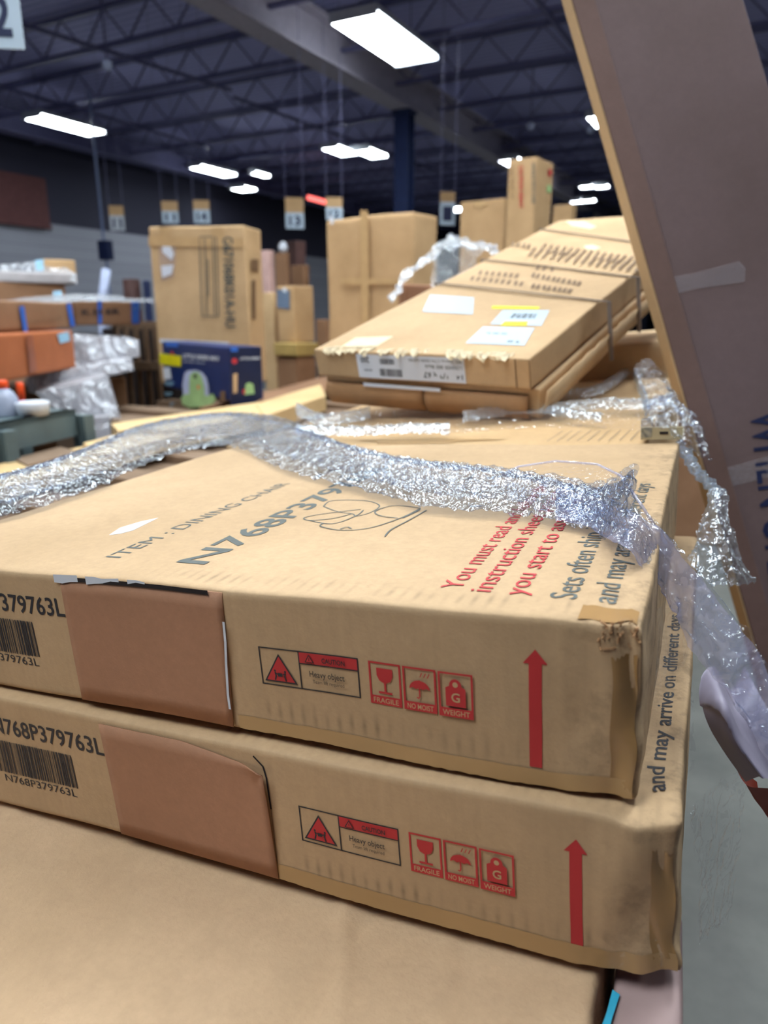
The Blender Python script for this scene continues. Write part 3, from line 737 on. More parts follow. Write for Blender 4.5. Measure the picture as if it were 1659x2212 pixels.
# straps binding both
inv = (Matrix.Translation(TL) @ ML)
for (a, b), lab in zip((((950, 614), (1292, 655)), ((1052, 562), (1350, 601)), ((1160, 497), (1372, 532))), ('nearest', 'middle', 'farthest')):
    mi = inv.inverted()
    def lp(x, y):
        o = mi @ CAM; dd = mi.to_3x3() @ ray(x, y); return o - dd*(o.z/dd.z)
    A = lp(*a); B = lp(*b); ya = A.y; yb = ya + (B.y-A.y)*(LW/(B.x-A.x))
    tp = [Vector((-LW-.004, ya, -2.1*LH)), Vector((-LW-.004, ya, .003)), Vector((-LW*.5, (ya+yb)/2+.004, .004)), Vector((.02, yb, .003)), Vector((.024, yb, -2.1*LH))]
    bm = bmesh.new()
    for p, q in zip(tp, tp[1:]): bar_bm(bm, inv @ p, inv @ q, .007, .002)
    tag(obj('plastic_strap', bm, M['strap']), 'grey plastic strap round the louver cartons, the %s of three' % lab, 'strap', 'straps round the louver cartons')

# ------------------------------------------------------------------ big carton leaning in from the right
ZP = 1.15
A = at(1238, 0, ZP); B = at(1606, 1300, ZP); dv = (B-A).normalized()
nrm = -(Fw*math.cos(.10) + Rt*math.sin(.10)).normalized(); side = dv.cross(nrm); side = side if side.dot(Rt) > 0 else -side
side.normalize(); nrm = side.cross(dv).normalized(); nrm = nrm if nrm.dot(Fw) < 0 else -nrm
foot = A + dv*((A.z-.01)/-dv.z); top = A - dv*.35
LP = (foot-top).length; WP = .250; TP = .040
Mx = Matrix(((side.x, -dv.x, nrm.x, foot.x), (side.y, -dv.y, nrm.y, foot.y), (side.z, -dv.z, nrm.z, foot.z), (0, 0, 0, 1)))   # x across, y up the panel, z toward the viewer
r = thing('leaning_carton', 'long flat brown carton leaning in from the right, dark lettering and clear tape on it', 'cardboard box', Mx @ Matrix.Translation((0, 0, -TP)))
def pw(p): return p + Vector((.010*math.sin(p.y*2.2)*0, 0, 0)) + noise.noise_vector(p*3)*.003
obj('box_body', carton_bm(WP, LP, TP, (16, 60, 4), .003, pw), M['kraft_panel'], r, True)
bm = carton_bm(.034, LP-.01, .0035, (4, 60, 1), .0012); 
for v in bm.verts: v.co = pw(Vector((v.co.x-.001, v.co.y+.005, v.co.z+TP+.0005)))
eb = carton_bm(.003, LP-.004, TP, (1, 60, 3), .001)  # same board, side strip coloured lighter to stand in for light on it
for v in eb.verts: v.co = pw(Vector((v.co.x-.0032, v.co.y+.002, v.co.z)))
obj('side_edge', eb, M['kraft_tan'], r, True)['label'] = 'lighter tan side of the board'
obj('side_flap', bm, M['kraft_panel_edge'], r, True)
pf = lambda u, v, k: pw(Vector((u, v, TP))) + Vector((0, 0, .001+k))
mi = Mx.inverted()
def pl(x, y):
    o = mi @ CAM; dd = mi.to_3x3() @ ray(x, y); q = o - dd*(o.z/dd.z); return (q.x, q.y)
i = Ink(pf); a = Vector(pl(1622, 890)); b = Vector(pl(1650, 1150)); dd_ = (b-a).normalized(); M['ink_navy'] = plain('ink_navy', srgb(32, 40, 78), .6)
i.text('WHEN OPEN', a.x, a.y, .053, M['ink_navy'], (b-a).length*1.55, (dd_.x, dd_.y), bold=.01); i.done('printed_lettering', r)
i = Ink(pf); i.poly([pl(1537, 1028), pl(1560, 1012), pl(1662, 985), pl(1665, 1030), pl(1555, 1057), pl(1543, 1050)], M['white_tape'] if 'white_tape' in M else M['clear_tape']); i.done('clear_tape', r, 'pale strip of clear tape')
i = Ink(pf); i.poly([pl(1428, 602), pl(1500, 590), pl(1598, 565), pl(1612, 580), pl(1610, 610), pl(1500, 625), pl(1440, 640)], M['clear_tape']); i.done('clear_tape', r, 'pale strip of clear tape')
i = Ink(pf); i.poly([pl(1320, 180), pl(1340, 185), pl(1362, 262), pl(1338, 278)], M['clear_tape']); i.done('clear_tape', r, 'short piece of clear tape')

exec_after = []
# ------------------------------------------------------------------ stretch film
inv1 = (Matrix.Translation(T1) @ MR); inv1i = inv1.inverted()
def p1(x, y, h=0.0):
    """point on the plane h above the top of the uppermost printed carton, seen at pixel x, y"""
    o = inv1i @ CAM; dd = inv1i.to_3x3() @ ray(x, y); return inv1 @ (o + dd*((h-o.z)/dd.z))
def dep(P): return (P-CAM).dot(Fw)
rib = [(-60,1042,1135,None),(0,1030,1118,None),(100,1003,1092,None),(220,955,1052,None),(300,922,1012,None),(400,902,978,None),(500,893,966,None),(600,903,1012,.010),(700,945,1042,.012),(800,983,1066,.013),(900,1003,1092,.013),(1000,1013,1107,.013),(1100,1032,1112,.013),(1200,1058,1128,.014),(1290,1082,1150,.016),(1360,1112,1205,.034)]
tail = [(1430,1150,1285,.468),(1500,1235,1400,.445),(1570,1320,1500,.425),(1640,1420,1610,.42),(1700,1520,1700,.41)]
top_, mid_, bot_ = [], [], []
for x, a, b, h in rib:
    hh = .012 if h is None else h
    A_ = p1(x, a, hh*.4); B_ = p1(x, b, hh*.3)
    if h is None:   # beyond the left rim the film hangs between the cartons and the boards behind
        k_ = min(1, max(0, (520-x)/260)); A_ = A_ + (CAM-A_)*.02*k_
    top_.append(A_); bot_.append(B_); mid_.append((A_+B_)/2 + Vector((0, 0, hh*1.1)))
wr = thing('stretch_film_band', 'crumpled clear stretch film lying diagonally across the top printed carton', 'stretch film', Matrix.Translation(p1(900, 1050)))
def wl(rows): 
    o = wr.matrix_world.translation; return [[Vector(p)-o for p in r_] for r_ in rows]
wr.matrix_world = Matrix.Translation(p1(900, 1050)); O_ = p1(900, 1050)
wl = lambda rows: [[Vector(p)-O_ for p in r_] for r_ in rows]
crumple('film_layer', wl([top_, mid_, bot_]), M['film_dense'], .0050, wr, 75, 1, 460, 56, edge=.008)
crumple('film_layer', wl([[p*.5+q*.5 for p, q in zip(top_, mid_)], [p+Vector((0, 0, .005)) for p in mid_], [p*.7+q*.3 for p, q in zip(bot_, mid_)]]), M['film'], .0045, wr, 95, 2, 420, 44, edge=.008)
tt = [at(x, a, z) for x, a, b, z in tail]; tb = [at(x, b, z*1.0) for x, a, b, z in tail]
rows = [top_[-3:]+tt, [(p+q)/2+Vector((0,0,.006)) for p, q in zip(top_[-3:]+tt, bot_[-3:]+tb)], bot_[-3:]+tb]
crumple('film_layer', wl(rows), M['film_lilac'], .003, wr, 60, 3, 220, 60, edge=.005)
crumple('film_layer', wl([[p+Vector((0,0,.004)) for p in r_] for r_ in rows]), M['film'], .0032, wr, 75, 4, 240, 60, edge=.006)
# smooth loop of film standing up behind the band
arc = [(1080,1030,.012),(1120,1008,.016),(1200,996,.018),(1290,1003,.020),(1342,1028,.022),(1385,1095,.026),(1440,1180,.03)]
a_ = [p1(x, y, h) for x, y, h in arc[:5]] + [p1(1385, 1090, .02), at(1440, 1175, .50)]
b_ = [p1(1100, 1075, .010), p1(1150, 1085, .010), p1(1210, 1095, .01), p1(1270, 1105, .012), p1(1320, 1120, .014), p1(1370, 1150, .02), at(1450, 1220, .50)]
crumple('film_loop', wl([a_, [(p+q)/2+Vector((0, 0, .004)) for p, q in zip(a_, b_)], b_]), M['film_thin'], .0015, wr, 50, 5, 120, 30)
bm = bmesh.new(); tube_bm(bm, [p-O_ for p in a_], .0011, 6); obj('film_rim', bm, M['film_lilac'], wr, True)

# film over the carton behind
def pb(x, y, h=.0): return p1(x, y, h)
O2 = pb(1000, 900)
wr2 = thing('stretch_film_sheet', 'thin crinkled clear film spread over the carton behind the printed ones', 'stretch film', Matrix.Translation(O2))
w2 = lambda rows: [[Vector(p)-O2 for p in r_] for r_ in rows]
xs_ = [640, 760, 880, 1000, 1120, 1240, 1360, 1450]
crumple('film_layer', w2([[pb(x, y, .008) for x, y in zip(xs_, (905, 890, 893, 888, 884, 880, 868, 870))], [pb(x, y, .010) for x, y in zip(xs_, (925, 916, 915, 912, 905, 903, 900, 905))], [pb(x, y, .007) for x, y in zip(xs_, (950, 944, 940, 938, 928, 926, 930, 940))]]), M['film_thin2'] if 'film_thin2' in M else M['film_thin'], .004, wr2, 60, 7, 220, 36, edge=.01)
for seed, pts, w in ((1, [(640, 935), (760, 940), (880, 935), (970, 935)], 9), (2, [(1000, 910), (1100, 893), (1200, 890), (1330, 878)], 12), (3, [(1090, 880), (1180, 893), (1300, 912)], 6), (4, [(640, 890), (700, 915), (800, 900)], 14), (5, [(1190, 862), (1290, 850), (1365, 800)], 12), (6, [(1330, 880), (1400, 882), (1450, 870)], 10), (8, [(1365, 795), (1385, 850), (1400, 900)], 10)):
    up_ = [pb(x, y-w*1.2, .010) for x, y in pts]; dn_ = [pb(x, y+w*.5, .008) for x, y in pts]
    crumple('film_fold', w2([up_, [(p+q)/2+Vector((0, 0, .008)) for p, q in zip(up_, dn_)], dn_]), M['film_bright'], .005, wr2, 80, seed+10, 120, 14)
# film crumpled by the right corner, twisted rope and hanging bunch
O3 = at(1500, 1000, .84)
wr3 = thing('stretch_film_twist', 'twisted rope and bunch of clear film hanging right of the topmost printed carton', 'stretch film', Matrix.Translation(O3))
w3 = lambda rows: [[Vector(p)-O3 for p in r_] for r_ in rows]
bm = bmesh.new(); pts = []; rr = []
for q in range(60):
    t_ = q/59; x = 1462+(1548-1462)*t_+4*math.sin(t_*9); y = 958+(1068-958)*t_; z = .80-.06*t_; pts.append(at(x, y, z)-O3); rr.append(.0050*(1+.35*math.sin(q*1.9)+.25*math.sin(q*.7)))
tube_bm(bm, pts, rr, 9); obj('film_rope', bm, M['film_bright'], wr3, False)
crumple('film_bunch', w3([[at(1538, 1055, .74), at(1532, 1100, .72), at(1510, 1160, .70), at(1488, 1215, .68)], [at(1550, 1060, .73), at(1550, 1110, .70), at(1545, 1190, .67), at(1540, 1262, .65)], [at(1562, 1060, .74), at(1565, 1110, .72), at(1590, 1190, .70), at(1625, 1262, .70)]]), M['film_bright'], .006, wr3, 70, 21, 120, 60, edge=.01)
crumple('film_crumple', w3([[at(1395, 885, .86), at(1420, 862, .88), at(1455, 870, .9), at(1500, 900, .9)], [at(1400, 905, .82), at(1440, 895, .82), at(1480, 920, .82), at(1520, 960, .84)], [at(1405, 925, .80), at(1440, 935, .79), at(1480, 975, .79), at(1530, 1000, .82)]]), M['film'], .008, wr3, 60, 22, 90, 50, edge=.01)
crumple('film_crumple', w3([[at(1370, 800, 1.1), at(1400, 780, 1.1), at(1440, 830, 1.05)], [at(1390, 850, 1.0), at(1425, 840, 1.0), at(1470, 890, .95)], [at(1400, 890, .95), at(1440, 880, .93), at(1490, 950, .88)]]), M['film'], .008, wr3, 50, 23, 70, 60)
# small beige edge protector caught in the film
bm = bmesh.new(); c0 = p1(1384, 950, .004)
ex = (inv1.to_3x3() @ Vector((1, 0, 0))); ey = (inv1.to_3x3() @ Vector((0, 1, 0))); ez = (inv1.to_3x3() @ Vector((0, 0, 1)))
r = thing('edge_protector', 'small beige board corner piece caught in film at the rear right of the printed carton', 'edge protector', Matrix(((ex.x, ey.x, ez.x, c0.x), (ex.y, ey.y, ez.y, c0.y), (ex.z, ey.z, ez.z, c0.z), (0, 0, 0, 1))))
obj('board', boxes(((0, 0, 0), (.044, .06, .003)), ((0, 0, .003), (.044, .003, .014))), M['beige'], r)
obj('slot', boxes(((.020, -.0006, .006), (.029, .0, .009))), M['dark'], r)
obj('foil_tab', boxes(((.0, -.001, .003), (.012, .02, .022))), M['film_dense'], r)

# film hanging down the right side of the stack, over the floor
def side_pt(u, z, out=0): return inv1 @ Vector((.018*SC*1.2+out, u, z))
O4 = side_pt(.2, -.2)
wr4 = thing('stretch_film_curtain', 'loose clear film hanging down the right side of the front stack over the grey floor', 'stretch film', Matrix.Translation(O4))
w4 = lambda rows: [[Vector(p)-O4 for p in r_] for r_ in rows]
crumple('film_layer', w4([[at(1480, 1750, .47), at(1540, 1690, .52), at(1610, 1660, .56)], [at(1500, 1880, .50), at(1540, 1850, .54), at(1590, 1830, .58)], [at(1505, 2040, .52), at(1530, 2010, .56), at(1570, 1990, .6)]]), M['film_thin'], .005, wr4, 45, 31, 70, 100, edge=.004)
crumple('film_layer', w4([[at(1395, 1330, .45), at(1440, 1290, .50), at(1475, 1200, .56)], [at(1375, 1540, .445), at(1440, 1500, .49), at(1490, 1420, .54)], [at(1345, 1735, .44), at(1420, 1710, .465), at(1500, 1660, .50)]]), M['film_thin'], .002, wr4, 40, 32, 60, 120)
crumple('film_layer', w4([[at(1000, 1700, .452), at(1200, 1722, .438), at(1340, 1742, .432), at(1470, 1790, .425)], [at(1010, 1670, .455), at(1200, 1690, .44), at(1330, 1705, .434), at(1440, 1690, .43)]]), M['film'], .0018, wr4, 70, 33, 160, 16)

# grey plastic bag with a red-brown hem, hanging at the far right
bg = [[at(1512, 1462, .46), at(1540, 1440, .47), at(1580, 1490, .49), at(1610, 1440, .5)], [at(1515, 1530, .45), at(1560, 1520, .43), at(1590, 1540, .455), at(1640, 1500, .47)],
      [at(1545, 1600, .455), at(1585, 1600, .425), at(1625, 1600, .45), at(1680, 1580, .46)], [at(1608, 1690, .455), at(1640, 1680, .43), at(1672, 1690, .45), at(1720, 1690, .46)]]
O5 = at(1580, 1560, .47)
r = thing('plastic_bag', 'grey plastic bag with red-brown inside hanging at the far right over the floor', 'bag', Matrix.Translation(O5))
crumple('bag_outside', [[Vector(p)-O5 for p in row] for row in bg], M['bag'], .002, r, 14, 41, 60, 60)
hm = [[at(1585, 1650, .463), at(1610, 1697, .463), at(1650, 1705, .463), at(1700, 1705, .463)], [at(1612, 1672, .475), at(1626, 1722, .475), at(1660, 1740, .475), at(1700, 1745, .475)], [at(1635, 1690, .485), at(1645, 1745, .485), at(1665, 1775, .485), at(1700, 1790, .485)]]
crumple('bag_lining', [[Vector(p)-O5 for p in row] for row in hm], M['hem'], .001, r, 14, 42, 30, 20)

# ------------------------------------------------------------------ wooden boards and pallets to the left of the front stack
H0 = 1.2
def board(px, label, h=H0, th=.03, m='wood', name='wooden_board', cat='wooden board', group=None):
    tag(obj(name, prism([on(x, y, h) for x, y in px], th), M[m]), label, cat, group)
board([(-80, 1018), (190, 962), (262, 985), (-80, 1075)], 'pale wooden board at the far left edge, lowest of the boards beside the film')
board([(180, 957), (395, 900), (400, 935), (222, 984)], 'pale wooden board with a dark front edge, second from the left', h=H0+.012, th=.042)
board([(240, 915), (560, 868), (575, 893), (400, 925), (255, 930)], 'long pale wooden board at the foot of the blue product carton', h=H0+.03, th=.06)
board([(552, 872), (692, 830), (704, 856), (572, 898)], 'pale wooden board in front of the big plain carton, beside the louver cartons', h=H0+.035, th=.065)
board([(430, 880), (560, 850), (705, 812), (760, 835), (600, 862)], 'flattened brown cardboard sheet lying behind the boards', h=H0+.002, th=.01, m='kraft_dark', name='cardboard_sheet', cat='cardboard')
board([(30, 990), (130, 965), (170, 975), (60, 1005)], 'greyish offcut lying on the leftmost wooden board', h=H0+.006, th=.005, m='wood_dark', name='cardboard_offcut', cat='cardboard')
# deck that carries them
c0 = on(230, 1000, H0-.05)
r = thing('timber_crate', 'low timber crate carrying the pale boards left of the front stack', 'crate', Matrix.Translation((-1.9, .75, 0)))
obj('crate_body', boxes(((0, 0, .0), (.72, 1.42, 1.13))), M['wood_dark'], r)
for q in range(5): obj('slat', boxes(((0, q*.32, 1.13), (.72, q*.32+.12, 1.155))), M['wood_dark'], r)
r = thing('timber_crate', 'timber crate under the blue product carton and the tall printed carton', 'crate', Matrix.Translation((-3.1, 2.2, 0)))
obj('crate_body', boxes(((.2, 0, .0), (1.95, 1.45, 1.13))), M['wood_dark'], r)
for q in range(5): obj('slat', boxes(((.2, q*.32, 1.13), (1.95, q*.32+.12, 1.155))), M['wood_dark'], r)

# ------------------------------------------------------------------ cartons standing farther back
def cbox(px, yt, yb, z, az, xl, xr, name, label, m, cat='cardboard box', base=None, group=None, n=(8, 8, 8), r=.008, warp=.004):
    """carton whose near upright edge is seen at px from yt (top) to yb (foot); its two faces run to columns xl and xr"""
    N = at(px, yt, z); a = math.radians(az)
    f2 = Vector((-math.sin(YAW), math.cos(YAW), 0)); r2 = Vector((Rt.x, Rt.y, 0))
    dl = (f2*math.cos(a) + r2*math.sin(a)); dr = (f2*math.sin(-a) + r2*math.cos(a)) if True else None
    dr = Vector((dl.y, -dl.x, 0))
    if dr.dot(r2) < 0: dr = -dr
    def ln(d, x):
        k_ = (x-CX)/FPX; v = N-CAM; return (k_*v.dot(Fw)-v.dot(Rt))/(d.dot(Rt)-k_*d.dot(Fw))
    Ll = min(3, abs(ln(dl, xl))); Lr = min(3, abs(ln(dr, xr)))
    lo, hi = 0, 4
    for _ in range(40):
        mid = (lo+hi)/2
        if proj(N-Vector((0, 0, mid)))[1] < yb: lo = mid
        else: hi = mid
    Hh = lo if base is None else N.z-base
    B0 = N-Vector((0, 0, Hh))
    # local x = along -dl ... build with origin at far-left foot so x,y,z are right handed
    ux = -dl; uy = dr   # x from far-left corner to near corner
    org = B0 + dl*Ll
    uz = Vector((0, 0, 1))
    if ux.cross(uy).z < 0: ux, uy, Ll, Lr = uy, ux, Lr, Ll; org = B0 + dl*(Lr)
    Mx_ = Matrix(((ux.x, uy.x, 0, org.x), (ux.y, uy.y, 0, org.y), (0, 0, 1, org.z), (0, 0, 0, 1)))
    root = thing(name, label, cat, Mx_, group)
    lx, ly = Ll, Lr
    wp = wobble(warp, 3, random.random()*50)
    obj('box_body', carton_bm(lx, ly, Hh, n, r, wp), M[m] if isinstance(m, str) else m, root, True)
    Mi = Mx_.inverted()
    left_is_x = (ux - (-dl)).length < 1e-6
    # maps from pixels to the left-hand face (plane through N containing dl and z)
    nl = dr*-1
    def lf(x, y, k_=0):
        d = ray(x, y); t_ = (N-CAM).dot(nl)/d.dot(nl); P = CAM+d*t_ + nl*(warp*1.2+.002+k_); return Mi @ P
    nr = dl*-1
    def rf(x, y, k_=0):
        d = ray(x, y); t_ = (N-CAM).dot(nr)/d.dot(nr); P = CAM+d*t_ + nr*(warp*1.2+.002+k_); return Mi @ P
    return root, lf, rf
def ptext(i, txt, a, b, capx, m, bold=0.0, flip=1):
    """text whose baseline runs from pixel a to pixel b, cap height capx pixels; letters stand to the left of a->b on the picture"""
    a = Vector(a); b = Vector(b); d = (b-a); L_ = d.length; d.normalize(); vs, fs, w = glyphs(txt, bold)
    e = Vector((d.y, -d.x))*flip; mi = i.mi(m)
    vv = [i.bm.verts.new(i.fn(*(a + d*(x*L_/w) + e*(y*capx/CAP)), i.k*.001)) for x, y in vs]
    for f in fs:
        try: q = i.bm.faces.new([vv[j] for j in f]); q.material_index = mi
        except ValueError: pass
    i.k += 1
random.seed(31)
# tall printed carton behind the blue one
r, lf, rf = cbox(528, 486, 745, 3.72, -80, 320, 563, 'tall_carton', 'tall tan carton with a long printed code, standing behind the blue product carton', 'kraft_tan', base=1.23, n=(14, 14, 20))
i = Ink(lf); K = M['ink_grey']
ptext(i, 'G671068K01A-HU', (483, 512), (489, 708), 21, K, .02)
for a, b in (((432, 512), (468, 512)), ((432, 512), (438, 683)), ((468, 512), (473, 683)), ((438, 683), (473, 683)), ((443, 515), (448, 680)), ((461, 515), (465, 680)), ((450, 560), (452, 640))):
    i.stroke([a, b], 2.2, K)
i.done('printed_code', r)
i = Ink(lf); i.poly([(346, 732), (410, 735), (495, 739), (495, 747), (430, 745), (347, 740)], M['white']); i.done('torn_strip', r, 'torn white strip')
i = Ink(lf); i.poly([(344, 512), (380, 515), (381, 560), (376, 600), (350, 607), (345, 560)], M['clear_tape']); i.poly([(352, 525), (362, 518), (377, 548), (372, 562), (352, 545)], M['white']); i.poly([(349, 575), (376, 572), (372, 592), (352, 600)], M['white']); i.done('white_sticker', r, 'torn white sticker')
i = Ink(lf); i.poly([(345, 490), (366, 490), (367, 512), (346, 511)], M['pale_tape']); i.poly([(460, 491), (482, 491), (483, 515), (461, 514)], M['pale_tape']); i.poly([(322, 510), (526, 515), (526, 535), (322, 532)], M['pale_tape']); i.done('packing_tape', r)
i = Ink(rf); i.poly([(540, 560), (556, 560), (556, 586), (540, 586)], M['ink_brown']); i.poly([(542, 605), (550, 605), (550, 690), (542, 690)], M['ink_brown']); i.done('side_print', r)
# blue product carton
r, lf, rf = cbox(497, 750, 890, 3.1, -36, 349, 565, 'product_carton', 'dark blue product carton with a green cleaning machine pictured on it', 'navy', base=1.23, n=(6, 6, 6), warp=.001)
bw = M['white']; i = Ink(lf)
i.poly([(346, 763), (392, 769), (392, 792), (346, 786)], M['yellow'])
ptext(i, 'LITTLE GREEN MINI', (397, 773), (474, 779), 9, bw, .03); ptext(i, 'portable cleaner', (399, 782), (446, 786), 4, bw)
i.poly([(358, 738), (386, 740), (386, 750), (359, 748)], M['blue_tape']); i.poly([(373, 757), (378, 766), (368, 765)], M['ink_red'])
i.poly([(353, 795), (368, 793), (372, 818), (356, 820)], bw)
for y, x1 in ((826, 378), (830, 374), (848, 374), (852, 370), (870, 378), (875, 374)): i.stroke([(357, y), (x1, y+1)], 2, M['blue_label'])
g = M['green']
i.poly([(400, 806), (408, 800), (424, 799), (438, 804), (448, 816), (452, 832), (453, 858), (397, 858), (396, 830)], M['pipe_white'])
i.poly([(411, 812), (418, 803), (430, 804), (438, 814), (443, 835), (444, 858), (410, 858)], g)
i.poly([(393, 858), (402, 851), (450, 855), (462, 850), (468, 862), (462, 872), (440, 879), (410, 880), (395, 873)], g); i.ell(423, 813, 4, 5, M['ink_black']); i.stroke([(430, 832), (430, 840)], 4, M['orange'])
i.poly([(478, 845), (488, 845), (488, 868), (478, 868)], M['ink_brown'])
i.done('product_picture', r, 'printed picture of a light green portable cleaner with white lettering')
i = Ink(rf)
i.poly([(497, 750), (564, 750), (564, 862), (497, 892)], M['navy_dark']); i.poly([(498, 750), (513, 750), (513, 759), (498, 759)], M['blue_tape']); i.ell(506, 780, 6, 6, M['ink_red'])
ptext(i, 'LITTLE GREEN', (518, 777), (560, 776), 5, bw, .02); i.poly([(503, 808), (512, 806), (512, 848), (503, 850)], M['ink_kraft']); i.poly([(530, 830), (537, 826), (546, 830), (549, 850), (528, 853)], g); i.poly([(523, 842), (529, 840), (529, 850), (524, 851)], M['ink_red'])
i.done('side_picture', r, 'darker printed side panel')
# large plain carton
r, lf, rf = cbox(893, 455, 760, 3.9, -55, 704, 948, 'plain_carton', 'large plain tan carton with bulging top, in the middle behind the louver cartons', 'kraft_far', base=1.0, n=(14, 14, 14), warp=.012, r=.02)
i = Ink(lf); i.poly([(782, 455), (798, 456), (800, 700), (784, 700)], M['pale_tape']); i.poly([(740, 602), (870, 602), (870, 614), (740, 614)], M['pale_tape']); i.done('packing_tape', r)
i = Ink(lf); i.poly([(716, 468), (722, 466), (725, 482), (719, 486)], M['white']); i.done('white_sticker', r)
# cartons on the right background
r, lf, rf = cbox(1091, 428, 560, 5.2, -58, 995, 1100, 'square_carton', 'plain far carton left of the tallest upright carton', 'kraft_far', base=.9)
i = Ink(lf); i.poly([(1022, 438), (1050, 436), (1052, 443), (1040, 452), (1024, 446)], M['pale_tape']); i.done('packing_tape', r)
r, lf, rf = cbox(1160, 338, 560, 4.6, -55, 1099, 1196, 'upright_carton', 'tallest upright carton with red and black lettering, right of the column', 'kraft_far', base=.9)
i = Ink(lf); ptext(i, 'CAUTION HEAVY', (1122, 358), (1122, 450), 9, M['ink_red'], .02); ptext(i, 'THIS SIDE UP', (1104, 355), (1104, 430), 6, M['ink_brown']); ptext(i, 'HANDLE WITH CARE', (1150, 352), (1150, 440), 8, M['ink_grey'], .02)
i.done('printed_lettering', r)
i = Ink(rf); i.poly([(1180, 400), (1188, 400), (1188, 416), (1180, 416)], M['green']); i.poly([(1182, 366), (1190, 366), (1190, 380), (1182, 380)], M['ink_red']); i.done('stickers', r, 'green and red stickers')
cbox(1236, 440, 560, 5.6, -55, 1195, 1246, 'short_carton', 'small far carton just right of the tallest upright carton', 'kraft_far', base=.9)
# brown carton under film behind the louver stack
r, lf, rf = cbox(872, 612, 720, 2.35, -42, 858, 1090, 'wrapped_carton', 'brown carton wrapped in clear film, left of the louver cartons', 'kraft_pink', base=1.0, n=(8, 12, 8))
ms = r
O6 = at(960, 560, 2.6)
wr6 = thing('stretch_film_wrap', 'bright crumpled film along the top of the brown carton left of the louver cartons', 'stretch film', Matrix.Translation(O6))
w6 = lambda rows: [[Vector(p)-O6 for p in r_] for r_ in rows]
crumple('film_layer', w6([[at(838, 650, 2.2), at(880, 590, 2.3), at(950, 525, 2.45), at(1000, 515, 2.6), at(1070, 535, 2.7)], [at(845, 660, 2.2), at(885, 605, 2.28), at(955, 545, 2.42), at(1010, 540, 2.55), at(1075, 555, 2.65)]]), M['film_far'], .018, wr6, 22, 51, 140, 18, edge=.02)
crumple('film_layer', w6([[at(935, 560, 2.3), at(980, 530, 2.4), at(1040, 545, 2.5)], [at(930, 640, 2.15), at(970, 610, 2.2), at(1020, 585, 2.3)]]), M['film'], .012, wr6, 25, 52, 60, 50)
# thing that carries these far cartons
cbox(900, 640, 900, 2.3, -62, 700, 1100, 'pallet_load', 'low plain load under the wrapped carton, hidden behind the louver cartons', 'kraft_dark', base=0) if False else None
def plinth(x0, y0, x1, y1, top, label, m='kraft_dark', name='stacked_load', rz=0):
    r = thing(name, label, 'cardboard box', Matrix.Translation((x0, y0, 0)) @ Matrix.Rotation(rz, 4, 'Z')); obj('box_body', carton_bm(x1-x0, y1-y0, top, (4, 4, 4), .01), M[m], r); return r
plinth(-2.75, 3.75, -1.7, 5.4, 1.0, 'brown load under the large plain carton in the middle')
plinth(-2.9, 5.45, -.2, 7.0, .9, 'low brown load under the upright far cartons')
plinth(-1.12, 2.35, -.62, 3.3, 1.0, 'low brown load under the film wrapped carton')
# middle-left distance: crates and the labelled carton
r, lf, rf = cbox(634, 617, 740, 5.0, -50, 597, 677, 'labelled_carton', 'upright carton with a grey-blue label, between the tall printed carton and the large plain one', 'kraft_far', base=None)
i = Ink(lf); i.poly([(600, 625), (627, 627), (627, 668), (600, 664)], plain('slate_label', srgb(110, 126, 150), .5)); i.poly([(612, 622), (620, 622), (620, 632), (612, 630)], M['white']); i.done('shipping_label', r)
r, lf, rf = cbox(640, 742, 770, 4.9, -50, 590, 690, 'yellow_wood_pallet', 'yellowish wooden block pallet under the carton with grey-blue label', plain('yellow_wood', srgb(186, 156, 92), .7), cat='pallet')
cbox(640, 772, 1000, 4.95, -50, 598, 682, 'brown_carton', 'dark brown carton under the yellowish pallet', 'kraft_dark', base=0)
cbox(590, 632, 800, 5.3, -50, 566, 598, 'green_dot_carton', 'narrow tan carton with a green dot right of the tall printed carton', 'kraft_tan', base=0)
i = None
cbox(580, 540, 632, 5.6, -50, 563, 592, 'pinkish_carton', 'pinkish carton on top of the narrow tan carton', plain('pink_board', srgb(206, 168, 160), .7), base=0)
for x0, x1, yt, yb, z, lab, m in ((592, 625, 545, 620, 6.5, 'dim wrapped carton in the distance behind the labelled carton, left half', 'kraft_dark'), (628, 668, 572, 620, 6.8, 'dim wrapped carton in the distance behind the labelled carton, right half', 'kraft_dark'), (600, 660, 520, 560, 9, 'dark carton far back under the hanging sign numbered 13', 'brown'), (682, 712, 690, 860, 5.6, 'brown carton end left of the large plain carton', 'kraft_dark')):
    cbox((x0+x1)/2+8, yt, yb, z, -45, x0, x1, 'distant_carton', lab, m, base=0)
bm = bmesh.new(); lathe_bm(bm, [(.005, 0), (.03, .01), (.045, .04), (.03, .08), (.005, .10)], at(612, 546, 6.62)); tag(obj('white_sack', bm, M['white'], None, True), 'small white sack on the dim cartons below the sign numbered 13', 'sack')

